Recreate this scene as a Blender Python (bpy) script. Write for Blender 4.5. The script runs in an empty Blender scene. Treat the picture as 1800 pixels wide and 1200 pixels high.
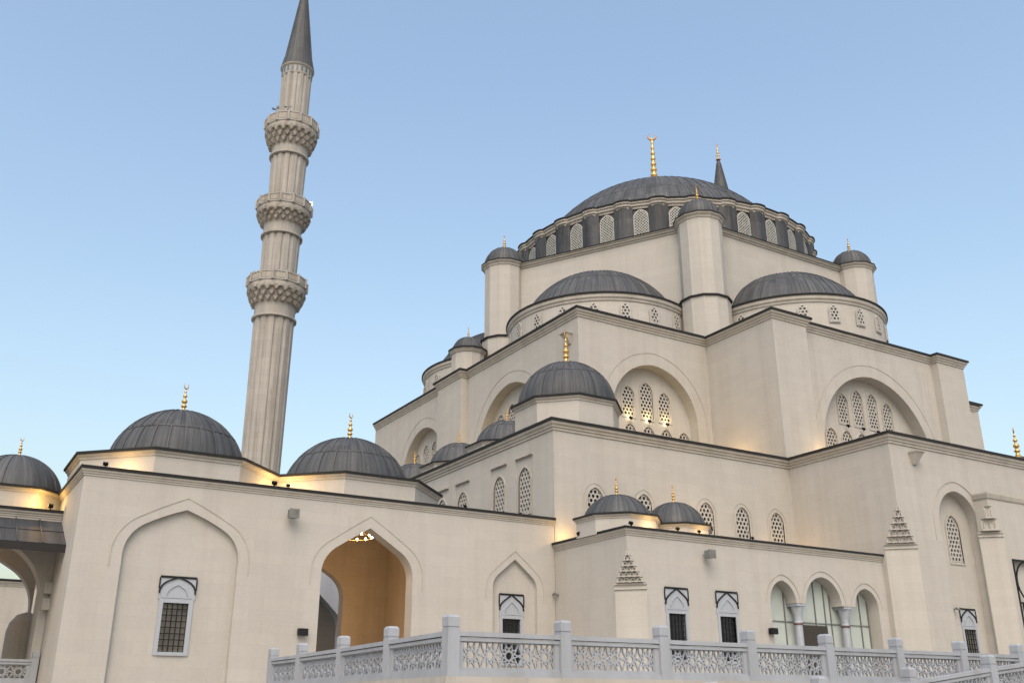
import bpy, math, random
from mathutils import Vector, Matrix
from mathutils.geometry import tessellate_polygon
R = math.radians
random.seed(7)
scene = bpy.context.scene
col = scene.collection

# ------------------------------------------------------------------ camera
cam_d = bpy.data.cameras.new("camera"); cam = bpy.data.objects.new("camera", cam_d); col.objects.link(cam)
cam.location = (0, 0, 0)                       # heights in this script are relative to the eye; the ground lies at -1.6
cam.rotation_euler = (R(90 + 20.70), 0, R(-31.163))
cam_d.lens = 33.884; cam_d.sensor_width = 36; cam_d.clip_start = 0.1; cam_d.clip_end = 5000
scene.camera = cam

# ------------------------------------------------------------------ light
SUN_EL, SUN_AZ = 50.0, 214.0                    # azimuth clockwise from +Y (behind the camera, to its left)
w = bpy.data.worlds.new("World"); scene.world = w; w.use_nodes = True
nt = w.node_tree; nt.nodes.clear()
wo = nt.nodes.new('ShaderNodeOutputWorld'); bg = nt.nodes.new('ShaderNodeBackground')
sky = nt.nodes.new('ShaderNodeTexSky'); sky.sky_type = 'NISHITA'; sky.sun_disc = False
sky.sun_elevation = R(SUN_EL); sky.sun_rotation = R(SUN_AZ); sky.air_density = 1.6; sky.dust_density = 4.6; sky.ozone_density = 2.8
tint = nt.nodes.new('ShaderNodeMix'); tint.data_type = 'RGBA'; tint.blend_type = 'MULTIPLY'; tint.inputs[0].default_value = 1.0
nt.links.new(sky.outputs[0], tint.inputs[6]); tint.inputs[7].default_value = (1.085, 1.035, .972, 1)   # thin dusk haze: a slightly paler blue
nt.links.new(tint.outputs[2], bg.inputs[0]); bg.inputs[1].default_value = 0.10
nt.links.new(bg.outputs[0], wo.inputs[0])
sd = bpy.data.lights.new("sun", 'SUN'); sd.energy = 0.5; sd.angle = R(60); sd.color = (1.0, 0.95, 0.90)
so = bpy.data.objects.new("sun", sd); col.objects.link(so)
az, el = R(SUN_AZ), R(SUN_EL)
dirv = Vector((math.sin(az) * math.cos(el), math.cos(az) * math.cos(el), math.sin(el)))
so.rotation_euler = dirv.to_track_quat('Z', 'Y').to_euler(); so.location = (-30, -40, 40)
scene.view_settings.view_transform = 'Standard'; scene.view_settings.look = 'None'
scene.view_settings.exposure = 1.36; scene.view_settings.gamma = 1.0

# ------------------------------------------------------------------ materials
def newmat(name):
    m = bpy.data.materials.new(name); m.use_nodes = True
    n = m.node_tree; b = n.nodes['Principled BSDF']; return m, n, b
def N(n, t, **k):
    x = n.nodes.new(t)
    for a, v in k.items(): setattr(x, a, v)
    return x
def ramp(n, fac, p0, c0, p1, c1):
    r = N(n, 'ShaderNodeValToRGB'); e = r.color_ramp.elements
    e[0].position = p0; e[0].color = (*c0, 1); e[1].position = p1; e[1].color = (*c1, 1)
    n.links.new(fac, r.inputs[0]); return r.outputs[0]
def mul(n, a, b, f=1.0):
    m = N(n, 'ShaderNodeMix', data_type='RGBA', blend_type='MULTIPLY'); m.inputs[0].default_value = f
    n.links.new(a, m.inputs[6]); n.links.new(b, m.inputs[7]); return m.outputs[2]
def scaled(n, src, s):
    mp = N(n, 'ShaderNodeMapping'); mp.inputs['Scale'].default_value = s; n.links.new(src, mp.inputs[0]); return mp.outputs[0]
def noise(n, vec, sc, det=4, rough=.55):
    t = N(n, 'ShaderNodeTexNoise'); t.inputs['Scale'].default_value = sc; t.inputs['Detail'].default_value = det
    t.inputs['Roughness'].default_value = rough; n.links.new(vec, t.inputs['Vector']); return t.outputs[0]
def stone(name, base, bw=1.15, bh=.46, var=.045, stain=.16, joint=.86, rough=.8):
    m, n, b = newmat(name)
    g = N(n, 'ShaderNodeNewGeometry').outputs['Position']
    s = N(n, 'ShaderNodeSeparateXYZ'); n.links.new(g, s.inputs[0])
    ad = N(n, 'ShaderNodeMath', operation='ADD'); n.links.new(s.outputs[0], ad.inputs[0]); n.links.new(s.outputs[1], ad.inputs[1])
    c = N(n, 'ShaderNodeCombineXYZ'); n.links.new(ad.outputs[0], c.inputs[0]); n.links.new(s.outputs[2], c.inputs[1])
    br = N(n, 'ShaderNodeTexBrick'); n.links.new(c.outputs[0], br.inputs['Vector'])
    lo = tuple(x * (1 - var) for x in base); hi = tuple(min(1, x * (1 + var)) for x in base)
    br.inputs['Color1'].default_value = (*lo, 1); br.inputs['Color2'].default_value = (*hi, 1)
    br.inputs['Mortar'].default_value = (*[x * joint for x in base], 1)
    br.inputs['Scale'].default_value = 1; br.inputs['Mortar Size'].default_value = .008; br.inputs['Mortar Smooth'].default_value = .5
    br.inputs['Brick Width'].default_value = bw; br.inputs['Row Height'].default_value = bh; br.offset = .5
    n1 = noise(n, g, .35, 6, .6)
    c1 = ramp(n, n1, .3, (1 - stain * .6,) * 3, .7, (1.0, 1.0, 1.0))
    n2 = noise(n, scaled(n, g, (1.6, 1.6, .10)), 1.0, 5, .6)
    c2 = ramp(n, n2, .33, (1 - stain, 1 - stain * 1.08, 1 - stain * 1.25), .56, (1, 1, 1))
    n3 = noise(n, g, 6.0, 5, .7)
    c3 = ramp(n, n3, .3, (.94, .94, .94), .7, (1, 1, 1))
    o = mul(n, mul(n, mul(n, br.outputs[0], c1), c2), c3)
    n.links.new(o, b.inputs['Base Color']); b.inputs['Roughness'].default_value = rough
    bp = N(n, 'ShaderNodeBump'); bp.inputs['Strength'].default_value = .25; bp.inputs['Distance'].default_value = .02
    n.links.new(n3, bp.inputs['Height']); n.links.new(bp.outputs[0], b.inputs['Normal'])
    return m
def plain(name, c, rough=.6, metal=0.0, var=.15, sc=3.0, bump=0):
    m, n, b = newmat(name); g = N(n, 'ShaderNodeNewGeometry').outputs['Position']
    nn = noise(n, g, sc, 5, .6)
    n.links.new(ramp(n, nn, .3, tuple(x * (1 - var) for x in c), .7, tuple(min(1, x * (1 + var * .5)) for x in c)), b.inputs['Base Color'])
    b.inputs['Roughness'].default_value = rough; b.inputs['Metallic'].default_value = metal
    if bump:
        bp = N(n, 'ShaderNodeBump'); bp.inputs['Strength'].default_value = bump; bp.inputs['Distance'].default_value = .02
        n.links.new(nn, bp.inputs['Height']); n.links.new(bp.outputs[0], b.inputs['Normal'])
    return m
def emit(name, c, s):
    m, n, b = newmat(name); b.inputs['Base Color'].default_value = (.8, .7, .5, 1)
    b.inputs['Emission Color'].default_value = (*c, 1); b.inputs['Emission Strength'].default_value = s; return m
def lead(name, base, panels=True):
    m, n, b = newmat(name)
    uv = N(n, 'ShaderNodeUVMap', uv_map='UVMap').outputs[0]
    g = N(n, 'ShaderNodeNewGeometry').outputs['Position']
    st = noise(n, scaled(n, uv, (2.6, .30, 1)), 1.0, 6, .7)     # streaks running down the sheets
    c1 = ramp(n, st, .32, tuple(x * .45 for x in base), .70, tuple(x * 2.1 for x in base))
    bl = noise(n, g, 1.1, 6, .65)
    c2 = ramp(n, bl, .3, (.72, .74, .78), .7, (1.1, 1.08, 1.05))
    sn = N(n, 'ShaderNodeVectorMath', operation='FLOOR'); n.links.new(uv, sn.inputs[0])
    wn = N(n, 'ShaderNodeTexWhiteNoise', noise_dimensions='2D'); n.links.new(sn.outputs[0], wn.inputs['Vector'])
    c3 = ramp(n, wn.outputs['Value'], 0, (.70, .71, .74), 1, (1.18, 1.16, 1.13))
    n.links.new(mul(n, mul(n, c1, c2), c3), b.inputs['Base Color'])
    b.inputs['Roughness'].default_value = .68; b.inputs['Metallic'].default_value = .1
    bp = N(n, 'ShaderNodeBump'); bp.inputs['Strength'].default_value = .3; bp.inputs['Distance'].default_value = .03
    n.links.new(bl, bp.inputs['Height']); n.links.new(bp.outputs[0], b.inputs['Normal'])
    return m
STONE = stone('beige_limestone', (.364, .346, .318), var=.025, stain=.07, joint=.93)
TRIM = stone('pale_limestone_trim', (.372, .348, .312), bw=.9, bh=5, var=.03, stain=.14)
MINST = stone('minaret_limestone', (.315, .296, .272), bw=.8, bh=.6, var=.05, stain=.2, joint=.8)
ORN = stone('carved_limestone', (.33, .30, .26), bw=5, bh=5, var=.03, stain=.35)
CARVE = stone('pale_carved_stone', (.40, .38, .35), bw=5, bh=5, var=.03, stain=.2)
MARBLE = stone('grey_marble', (.295, .315, .35), bw=9, bh=9, var=.02, stain=.14, rough=.55)
WMARB = stone('white_marble', (.30, .325, .365), bw=9, bh=9, var=.02, stain=.10, rough=.5)
PAVE = stone('terrace_paving', (.42, .39, .35), bw=.8, bh=.8)
LEAD = lead('weathered_lead', (.043, .046, .050))
LEADD = plain('dark_lead_edge', (.0055, .006, .007), .9, 0)
LEADP = lead('lead_cladding', (.030, .032, .036))
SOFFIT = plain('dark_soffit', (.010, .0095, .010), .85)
ROOF = plain('roof_deck', (.22, .21, .20), .9)
GOLD = plain('gilded_metal', (.62, .38, .13), .38, .85, var=.35)
GLASSD = plain('dark_glass', (.03, .034, .04), .25, 0, var=.3)
GLASSM = plain('mid_tone_glass', (.16, .15, .13), .4, 0, var=.4, sc=1.5)  # mid-toned brownish glass with patchy variation
LATT = plain('lattice_stone', (.34, .33, .31), .8, var=.1)
LATG = plain('drum_lattice', (.28, .285, .265), .7, var=.1)
IRON = plain('black_iron', (.006, .006, .007), .5, .4)
CASE = plain('grey_casing', (.16, .17, .17), .5, .3)
FROST = plain('frosted_panel', (.36, .40, .38), .3, 0, var=.12, sc=1.2)
WOOD = plain('brown_door', (.028, .021, .016), .5)
REDB = plain('red_marble_band', (.075, .03, .025), .5)
PLAST = stone('interior_plaster', (.40, .34, .27), bw=1.2, bh=.5, var=.03, stain=.1)
GROUND = plain('sandy_paving', (.34, .31, .27), .9, 0, .2, .5)
BULB = emit('warm_bulb', (1, .78, .42), 14)
BULBW = emit('white_bulb', (1, .9, .7), 9)

# ------------------------------------------------------------------ mesh helpers
class MB:
    def __init__(s): s.v = []; s.f = []; s.uv = {}
    def add(s, vs, fs, uvs=None):
        o = len(s.v); s.v += [tuple(p) for p in vs]
        for i, f in enumerate(fs):
            if uvs: s.uv[len(s.f)] = uvs[i]
            s.f.append(tuple(o + k for k in f))
        return s
    def quad(s, a, b, c, d): return s.add([a, b, c, d], [(0, 1, 2, 3)])
    def box(s, x0, x1, y0, y1, z0, z1):
        vs = [(x, y, z) for z in (z0, z1) for y in (y0, y1) for x in (x0, x1)]
        return s.add(vs, [(0, 2, 3, 1), (4, 5, 7, 6), (0, 1, 5, 4), (2, 6, 7, 3), (0, 4, 6, 2), (1, 3, 7, 5)])
    def obox(s, c, u, v, t, lu, lv, lt):
        c, u, v, t = Vector(c), Vector(u), Vector(v), Vector(t)
        vs = [c + u * a * lu / 2 + v * b_ * lv / 2 + t * d * lt / 2 for d in (-1, 1) for b_ in (-1, 1) for a in (-1, 1)]
        return s.add(vs, [(0, 2, 3, 1), (4, 5, 7, 6), (0, 1, 5, 4), (2, 6, 7, 3), (0, 4, 6, 2), (1, 3, 7, 5)])
    def bar(s, a, b, w, d, nrm):
        a, b = Vector(a), Vector(b); u = (b - a)
        L = u.length
        if L < 1e-5: return s
        u /= L; t = Vector(nrm).normalized(); v = t.cross(u).normalized(); d *= 1 + random.uniform(0, .10)
        return s.obox((a + b) / 2, u, v, t, L + w * .6, w, d)
    def tube(s, a, b, r0, r1=None, n=8, cap=True):
        r1 = r0 if r1 is None else r1
        a, b = Vector(a), Vector(b); u = (b - a).normalized(); p = u.orthogonal().normalized(); q = u.cross(p)
        vs = [a + (p * math.cos(2 * math.pi * i / n) + q * math.sin(2 * math.pi * i / n)) * r0 for i in range(n)]
        vs += [b + (p * math.cos(2 * math.pi * i / n) + q * math.sin(2 * math.pi * i / n)) * r1 for i in range(n)]
        fs = [(i, (i + 1) % n, n + (i + 1) % n, n + i) for i in range(n)]
        if cap: fs += [tuple(reversed(range(n))), tuple(range(n, 2 * n))]
        return s.add(vs, fs)
    def lathe(s, prof, n=32, c=(0, 0), a0=0, a1=2 * math.pi, uscale=None):
        """prof: (r, z) bottom to top; UV u counts segments, v counts metres / 2"""
        full = abs(a1 - a0 - 2 * math.pi) < 1e-6; m = n if full else n + 1
        vs = []
        for r, z in prof:
            for i in range(m):
                a = a0 + (a1 - a0) * i / n; vs.append((c[0] + r * math.cos(a), c[1] + r * math.sin(a), z))
        fs = []; uv = []; L = 0
        us = uscale or 1.0
        for j in range(len(prof) - 1):
            dl = math.dist(prof[j], prof[j + 1]) / 2.2
            for i in range(n):
                k = (i + 1) % m
                fs.append((j * m + i, j * m + k, (j + 1) * m + k, (j + 1) * m + i))
                uv.append([(i * us, L), ((i + 1) * us, L), ((i + 1) * us, L + dl), (i * us, L + dl)])
            L += dl
        return s.add(vs, fs, uv)
    def build(s, name, mat, parent=None, smooth=False, world=True, label=None):
        me = bpy.data.meshes.new(name); me.from_pydata(s.v, [], s.f)
        if s.uv:
            ul = me.uv_layers.new(name='UVMap')
            for p in me.polygons:
                u = s.uv.get(p.index)
                if u:
                    for li, q in zip(p.loop_indices, u): ul.data[li].uv = q
        me.materials.append(mat)
        if smooth: me.polygons.foreach_set('use_smooth', [True] * len(me.polygons))
        me.update()
        o = bpy.data.objects.new(name, me); col.objects.link(o)
        if parent: attach(o, parent, world)
        if label: o['label'] = label
        return o
def attach(o, parent, world=True):
    o.parent = parent
    if world: o.matrix_parent_inverse = Matrix.Translation(-Vector(origin_of(parent)))
def origin_of(o):
    p = Vector(o.location)
    while o.parent:
        if o.matrix_parent_inverse != Matrix.Identity(4) and False: pass
        o = o.parent
    return p
def thing(name, label, cat, loc=(0, 0, 0), rz=0, group=None):
    o = bpy.data.objects.new(name, None); col.objects.link(o); o.empty_display_size = .3
    o.location = loc; o.rotation_euler = (0, 0, rz); o['label'] = label; o['category'] = cat
    if group: o['group'] = group
    return o
def tag(o, label, cat, group=None):
    o['label'] = label; o['category'] = cat
    if group: o['group'] = group
    return o
def struct(o): o['kind'] = 'structure'; return o

def arch(wd, zs, za, rf=.55, zb=None, cx=0, n=9):
    """pointed arch outline, CCW from bottom left: round haunch, then straight to the tip"""
    h = wd / 2; rise = za - zs
    if rf >= .8 and rise >= h * .999:          # two-centred: almost a half circle with a slight point
        e = (rise * rise - h * h) / (2 * h); Rr = h + e; th = math.atan2(rise, e)
        right = [(-e + Rr * math.cos(th * i / (n + 3)), zs + Rr * math.sin(th * i / (n + 3))) for i in range(n + 3)]
    else:
        r = min(rf * h, rise * .96); th = R(60)
        for _ in range(60):
            p = (h - r + r * math.cos(th), r * math.sin(th)); q = (-p[0], rise - p[1]); qn = q[0] * math.cos(th) + q[1] * math.sin(th)
            if qn < -.03: break
            th -= R(1)
        R2 = -(q[0] ** 2 + q[1] ** 2) / (2 * qn) if qn < 0 else 99
        right = [(h - r + r * math.cos(th * i / n), zs + r * math.sin(th * i / n)) for i in range(n + 1)]
        c2 = (p[0] - R2 * math.cos(th), p[1] - R2 * math.sin(th)); ta = math.atan2(rise - c2[1], -c2[0])
        m_ = max(3, n // 2)
        right += [(c2[0] + R2 * math.cos(th + (ta - th) * i / m_), zs + c2[1] + R2 * math.sin(th + (ta - th) * i / m_)) for i in range(1, m_)]
    pts = right + [(0, za)] + [(-x, z) for x, z in reversed(right)]
    if zb is not None: pts = [(-h, zb), (h, zb)] + pts
    return [(x + cx, z) for x, z in pts]
def inside(p, poly):
    x, y = p; r = False
    for i in range(len(poly)):
        x1, y1 = poly[i]; x2, y2 = poly[i - 1]
        if (y1 > y) != (y2 > y) and x < (x2 - x1) * (y - y1) / (y2 - y1) + x1: r = not r
    return r
def offset(poly, d):
    """grow (d>0) a CCW outline"""
    out = []; n = len(poly)
    for i in range(n):
        a, b, c = Vector(poly[i - 1]), Vector(poly[i]), Vector(poly[(i + 1) % n])
        e1, e2 = (b - a), (c - b)
        e1 = e1.normalized() if e1.length > 1e-6 else e2.normalized(); e2 = e2.normalized() if e2.length > 1e-6 else e1
        n1, n2 = Vector((e1.y, -e1.x)), Vector((e2.y, -e2.x)); m = n1 + n2
        m = m / max(.3, m.dot(n1)) if m.length > 1e-6 else n1
        out.append((b.x + m.x * d, b.y + m.y * d))
    return out
def frame3(o, u):
    """map (a, z, depth) to world on a wall: a along u, depth INTO the wall; outward normal is to the right of u"""
    o = Vector((o[0], o[1], 0)); u = Vector((u[0], u[1], 0)).normalized(); nin = Vector((-u.y, u.x, 0))
    return lambda a, z, d=0: o + u * a + nin * d + Vector((0, 0, z))
def wall(mb, p0, p1, z0, z1, holes=()):
    """wall face from p0 to p1 (interior on the left) with holes [(outline, depth, back)]"""
    L = math.dist(p0, p1); F = frame3(p0, (p1[0] - p0[0], p1[1] - p0[1]))
    outer = [(0, z0), (L, z0), (L, z1), (0, z1)]
    if not holes:
        mb.quad(*[F(*p) for p in outer]); return F
    loops = [[Vector((a, z, 0)) for a, z in outer]] + [[Vector((a, z, 0)) for a, z in h[0]] for h in holes]
    flat = [v for l in loops for v in l]
    tris = tessellate_polygon(loops)
    fs = []
    for t in tris:
        a, b, c = [flat[i] for i in t]
        cr = (b.x - a.x) * (c.y - a.y) - (b.y - a.y) * (c.x - a.x)
        if abs(cr) < 1e-9: continue
        fs.append(t if cr > 0 else (t[0], t[2], t[1]))
    mb.add([F(v.x, v.y) for v in flat], fs)
    for out, d, back in holes:
        n = len(out)
        if d > 0:
            mb.add([F(a, z, 0) for a, z in out] + [F(a, z, d) for a, z in out], [(i, i + n, (i + 1) % n + n, (i + 1) % n) for i in range(n)])
        if back:
            tt = tessellate_polygon([[Vector((a, z, 0)) for a, z in out]])
            g = []
            for t in tt:
                a, b, c = [out[i] for i in t]
                cr = (b[0] - a[0]) * (c[1] - a[1]) - (b[1] - a[1]) * (c[0] - a[0])
                g.append(t if cr > 0 else (t[0], t[2], t[1]))
            mb.add([F(a, z, d) for a, z in out], g)
    return F
def band(mb, F, inner, outer, proud=.05, depth=0, open_=False):
    """raised ring between two outlines of equal length"""
    n = len(inner); vs = []
    for d in (depth - proud, depth + .01):
        vs += [F(a, z, d) for a, z in inner] + [F(a, z, d) for a, z in outer]
    fs = []
    if open_: fs += [(0, 2 * n, 3 * n, n), (n - 1, 2 * n - 1, 4 * n - 1, 3 * n - 1)]
    for i in range(n - 1 if open_ else n):
        k = (i + 1) % n
        fs += [(i, n + i, n + k, k), (n + i, 3 * n + i, 3 * n + k, n + k), (2 * n + i, i, k, 2 * n + k)]
    mb.add(vs, fs)
def line_band(mb, F, wd, zs, za, rf, cx, n, t, proud, leg=.6):
    """thin raised line following an arch with short legs"""
    a = arch(wd, zs, za, rf, None, cx=cx, n=n); b = arch(wd + 2 * t, zs, za + t * 1.1, rf, None, cx=cx, n=n)
    if len(a) != len(b): b = [(cx + (x - cx) * (wd + 2 * t) / wd, z + t * (z - zs) / (za - zs)) for x, z in a]
    a = [(a[0][0], zs - leg)] + a + [(a[-1][0], zs - leg)]; b = [(b[0][0], zs - leg)] + b + [(b[-1][0], zs - leg)]
    band(mb, F, a, b, proud, 0, True)
def fill(mb, F, poly, depth):
    tt = tessellate_polygon([[Vector((a, z, 0)) for a, z in poly]]); g = []
    for t in tt:
        a, b, c = [poly[i] for i in t]
        cr = (b[0] - a[0]) * (c[1] - a[1]) - (b[1] - a[1]) * (c[0] - a[0])
        g.append(t if cr > 0 else (t[0], t[2], t[1]))
    mb.add([F(a, z, depth) for a, z in poly], g)
def sweep(mb, path, prof, closed=False):
    """profile (out, z) swept along a CCW plan path; outward is to the right"""
    P = [Vector(p) for p in path]; n = len(P); ns = []
    for i in range(n):
        e1 = (P[i] - P[i - 1]) if (closed or i > 0) else (P[1] - P[0])
        e2 = (P[(i + 1) % n] - P[i]) if (closed or i < n - 1) else e1
        e1.normalize(); e2 = e2.normalized()
        n1, n2 = Vector((e1.y, -e1.x)), Vector((e2.y, -e2.x)); m = n1 + n2
        ns.append(m / max(.35, m.dot(n1)))
    vs = []
    for p, m in zip(P, ns):
        for o, z in prof: q = p + m * o; vs.append((q.x, q.y, z))
    k = len(prof); fs = []
    for i in range(n if closed else n - 1):
        j = (i + 1) % n
        for t in range(k):
            t2 = (t + 1) % k
            fs.append((i * k + t, j * k + t, j * k + t2, i * k + t2))
    if not closed:
        fs.append(tuple(reversed(range(k)))); fs.append(tuple((n - 1) * k + t for t in range(k)))
    mb.add(vs, fs)
def cornice(parent, path, z, closed=False, s=1.0, edge=.12):
    c = MB(); sweep(c, path, [(-.06, z - .50 * s), (.07 * s, z - .50 * s), (.07 * s, z - .38 * s), (.15 * s, z - .33 * s), (.16 * s, z - .24 * s), (.27 * s, z - .15 * s), (.29 * s, z - .004), (-.06, z - .004)], closed)
    c.build('cornice', TRIM, parent)
    e = MB(); sweep(e, path, [(-.08, z), (.37 * s, z), (.37 * s, z + edge), (-.08, z + edge + .05)], closed)
    e.build('roof_edge', LEADD, parent)
def octagon(cx, cy, W, n=8, ph=None):
    r = W / 2 / math.cos(math.pi / n); ph = math.pi / n if ph is None else ph
    return [(cx + r * math.cos(ph + 2 * math.pi * i / n), cy + r * math.sin(ph + 2 * math.pi * i / n)) for i in range(n)]
def poly_roof(mb, pts, z): mb.add([(x, y, z) for x, y in pts], [tuple(range(len(pts)))])
def dome_prof(rb, h, n=14, z0=0):
    """spherical cap of base radius rb and height h"""
    Rr = (rb * rb + h * h) / (2 * h); zc = h - Rr; a0 = math.asin(max(-1, min(1, -zc / Rr)))
    out = []
    for i in range(n + 1):
        a = a0 + (math.pi / 2 - a0) * i / n; out.append((max(.001, Rr * math.cos(a)), z0 + zc + Rr * math.sin(a)))
    return out
def ribs(mb, prof, c, n, a0, a1, tiers, wd=.05, hh=.035):
    """standing seams along the meridians, staggered between tiers, and lap joints between tiers"""
    m = len(prof) - 1
    cuts = [0] + [int(m * t) for t in tiers] + [m]
    full = abs(a1 - a0 - 2 * math.pi) < 1e-6
    for ti in range(len(cuts) - 1):
        off = .5 if ti % 2 else 0
        nn = n if ti < len(cuts) - 2 or len(cuts) == 2 else n
        for k in range(nn if full else nn + 1):
            a = a0 + (a1 - a0) * (k + off) / nn
            if a > a1 + 1e-6: continue
            ca, sa = math.cos(a), math.sin(a); tx, ty = -sa, ca
            vs = []
            lo, hi = cuts[ti], cuts[ti + 1]
            for j in range(lo, hi + 1):
                r, z = prof[j]; w2 = min(wd / 2, r * math.pi / nn * .35)
                jr, jz = prof[min(j + 1, m)]; ir, iz = prof[max(j - 1, 0)]
                T = Vector((jr - ir, jz - iz)).normalized(); nx, nz = T.y, -T.x
                hh2 = hh * min(1, r / 1.0 + .15)
                for (s_, o_) in ((-1, -.01), (-1, hh2), (1, hh2), (1, -.01)):
                    rr = r + nx * o_; vs.append((c[0] + rr * ca + tx * w2 * s_, c[1] + rr * sa + ty * w2 * s_, z + nz * o_))
            fs = []
            for q in range(hi - lo):
                for t in range(3): fs.append((q * 4 + t, (q + 1) * 4 + t, (q + 1) * 4 + t + 1, q * 4 + t + 1))
            fs += [(0, 1, 2, 3)]
            mb.add(vs, fs, [[(0, 0)] * 4] * len(fs))
        if ti:
            r, z = prof[cuts[ti]]
            mb.lathe([(r + .005, z - .05), (r + .045, z - .03), (r + .035, z + .02), (r - .01, z + .04)], 64 if full else 40, c, a0, a1, .1)
def dome(parent, cx, cy, z0, rb, h, n=28, tiers=(.5,), a0=0, a1=2 * math.pi, seg=None, fin=None, wd=.05, hh=.035, name='dome'):
    pr = dome_prof(rb, h, 16, z0); full = abs(a1 - a0 - 2 * math.pi) < 1e-6
    m = MB(); seg = seg or (n * 2 if full else n)
    m.lathe(pr, seg, (cx, cy), a0, a1, n / seg * 1.0)
    k = len(m.f)
    sm = k
    rb_ = MB(); ribs(rb_, pr, (cx, cy), n, a0, a1, tiers, wd, hh)
    d = m.build(name, LEAD, parent, smooth=True)
    e = rb_.build('standing_seams', LEAD, d, world=False)
    if full:
        cr = MB(); zt = z0 + h
        if fin: finial(d, cx, cy, zt - .02, fin)
    return d
def finial(parent, cx, cy, z, H, crescent=True, rot=.6, ws=1.0):
    k = H / 2.0
    pr = [(.34, 0), (.30, .06), (.16, .14), (.11, .26), (.10, .34), (.17, .40), (.19, .46), (.10, .53), (.075, .60), (.16, .68), (.185, .75), (.16, .82), (.07, .90), (.06, .99), (.12, 1.05), (.135, 1.10), (.12, 1.15), (.05, 1.21), (.04, 1.32), (.075, 1.36), (.085, 1.40), (.05, 1.45), (.028, 1.50), (.025, 1.62)]
    if H > 6:                                  # the great finial: a slender stem strung with many rings
        pr = [(.34, 0), (.30, .2)]
        for q in range(9):
            zq = .22 + q * .155; rq = .30 - q * .024
            pr += [(rq * .62, zq), (rq, zq + .03), (rq, zq + .075), (rq * .62, zq + .105)]
        pr += [(.05, 1.63)]
    m = MB(); m.lathe([(r * k * ws * (.75 if H > 6 else 1), z + zz * k) for r, zz in pr], 14, (cx, cy))
    if crescent:
        R0 = .19 * k * (ws * 1.15 if H > 6 else ws); cz = z + 1.60 * k + R0 * .95; n = 18; ux, uy = math.cos(rot), math.sin(rot)
        pts = []
        for i in range(n + 1):
            a = R(-90 - 140 + 280 * i / n); th = (.028 if H > 6 else .04) * k * math.sin(math.pi * i / n) + .004
            pts.append((a, th))
        for i in range(n):
            (a, t1), (b, t2) = pts[i], pts[i + 1]
            A = (cx + ux * R0 * math.cos(a), cy + uy * R0 * math.cos(a), cz + R0 * math.sin(a))
            B = (cx + ux * R0 * math.cos(b), cy + uy * R0 * math.cos(b), cz + R0 * math.sin(b))
            m.tube(A, B, t1, t2, 6)
    f = m.build('finial', GOLD, parent, smooth=True, world=False)
    return f

# ------------------------------------------------------------------ windows
_cache = {}
def hexbars(mb, poly, cell, wd, dp, y, diag=False):
    """stone tracery: hexagon mesh (or crossing diagonals) clipped to an outline, in the local XZ plane"""
    xs = [p[0] for p in poly]; zs = [p[1] for p in poly]; x0, x1, z0, z1 = min(xs), max(xs), min(zs), max(zs)
    def seg(a, b):
        n = 6; run = None
        for i in range(n):
            p = (a[0] + (b[0] - a[0]) * i / n, a[1] + (b[1] - a[1]) * i / n); q = (a[0] + (b[0] - a[0]) * (i + 1) / n, a[1] + (b[1] - a[1]) * (i + 1) / n)
            ins = inside(((p[0] + q[0]) / 2, (p[1] + q[1]) / 2), poly)
            if ins: run = (run[0], q) if run else (p, q)
            if (not ins or i == n - 1) and run:
                mb.bar((run[0][0], y, run[0][1]), (run[1][0], y, run[1][1]), wd, dp, (0, -1, 0)); run = None
    if diag:
        k = -40
        for sgn in (1, -1):
            c = x0 - (z1 - z0) - cell
            while c < x1 + (z1 - z0):
                n = max(1, int((z1 - z0) / cell))
                for i in range(n):
                    za, zb = z0 + (z1 - z0) * i / n, z0 + (z1 - z0) * (i + 1) / n
                    if sgn == 1: seg((c + (za - z0), za), (c + (zb - z0), zb))
                    else: seg((c + (z1 - za), za), (c + (z1 - zb), zb))
                c += cell
        return
    s = cell / math.sqrt(3); row = 0; z = z0 - cell
    while z < z1 + cell:
        x = x0 - cell + (cell / 2 if row % 2 else 0)
        while x < x1 + cell:
            V = [(x + s * math.sin(R(60 * i)), z + s * math.cos(R(60 * i))) for i in range(6)]
            seg(V[0], V[1]); seg(V[1], V[2]); seg(V[0], V[5])
            x += cell
        z += s * 1.5; row += 1
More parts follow.
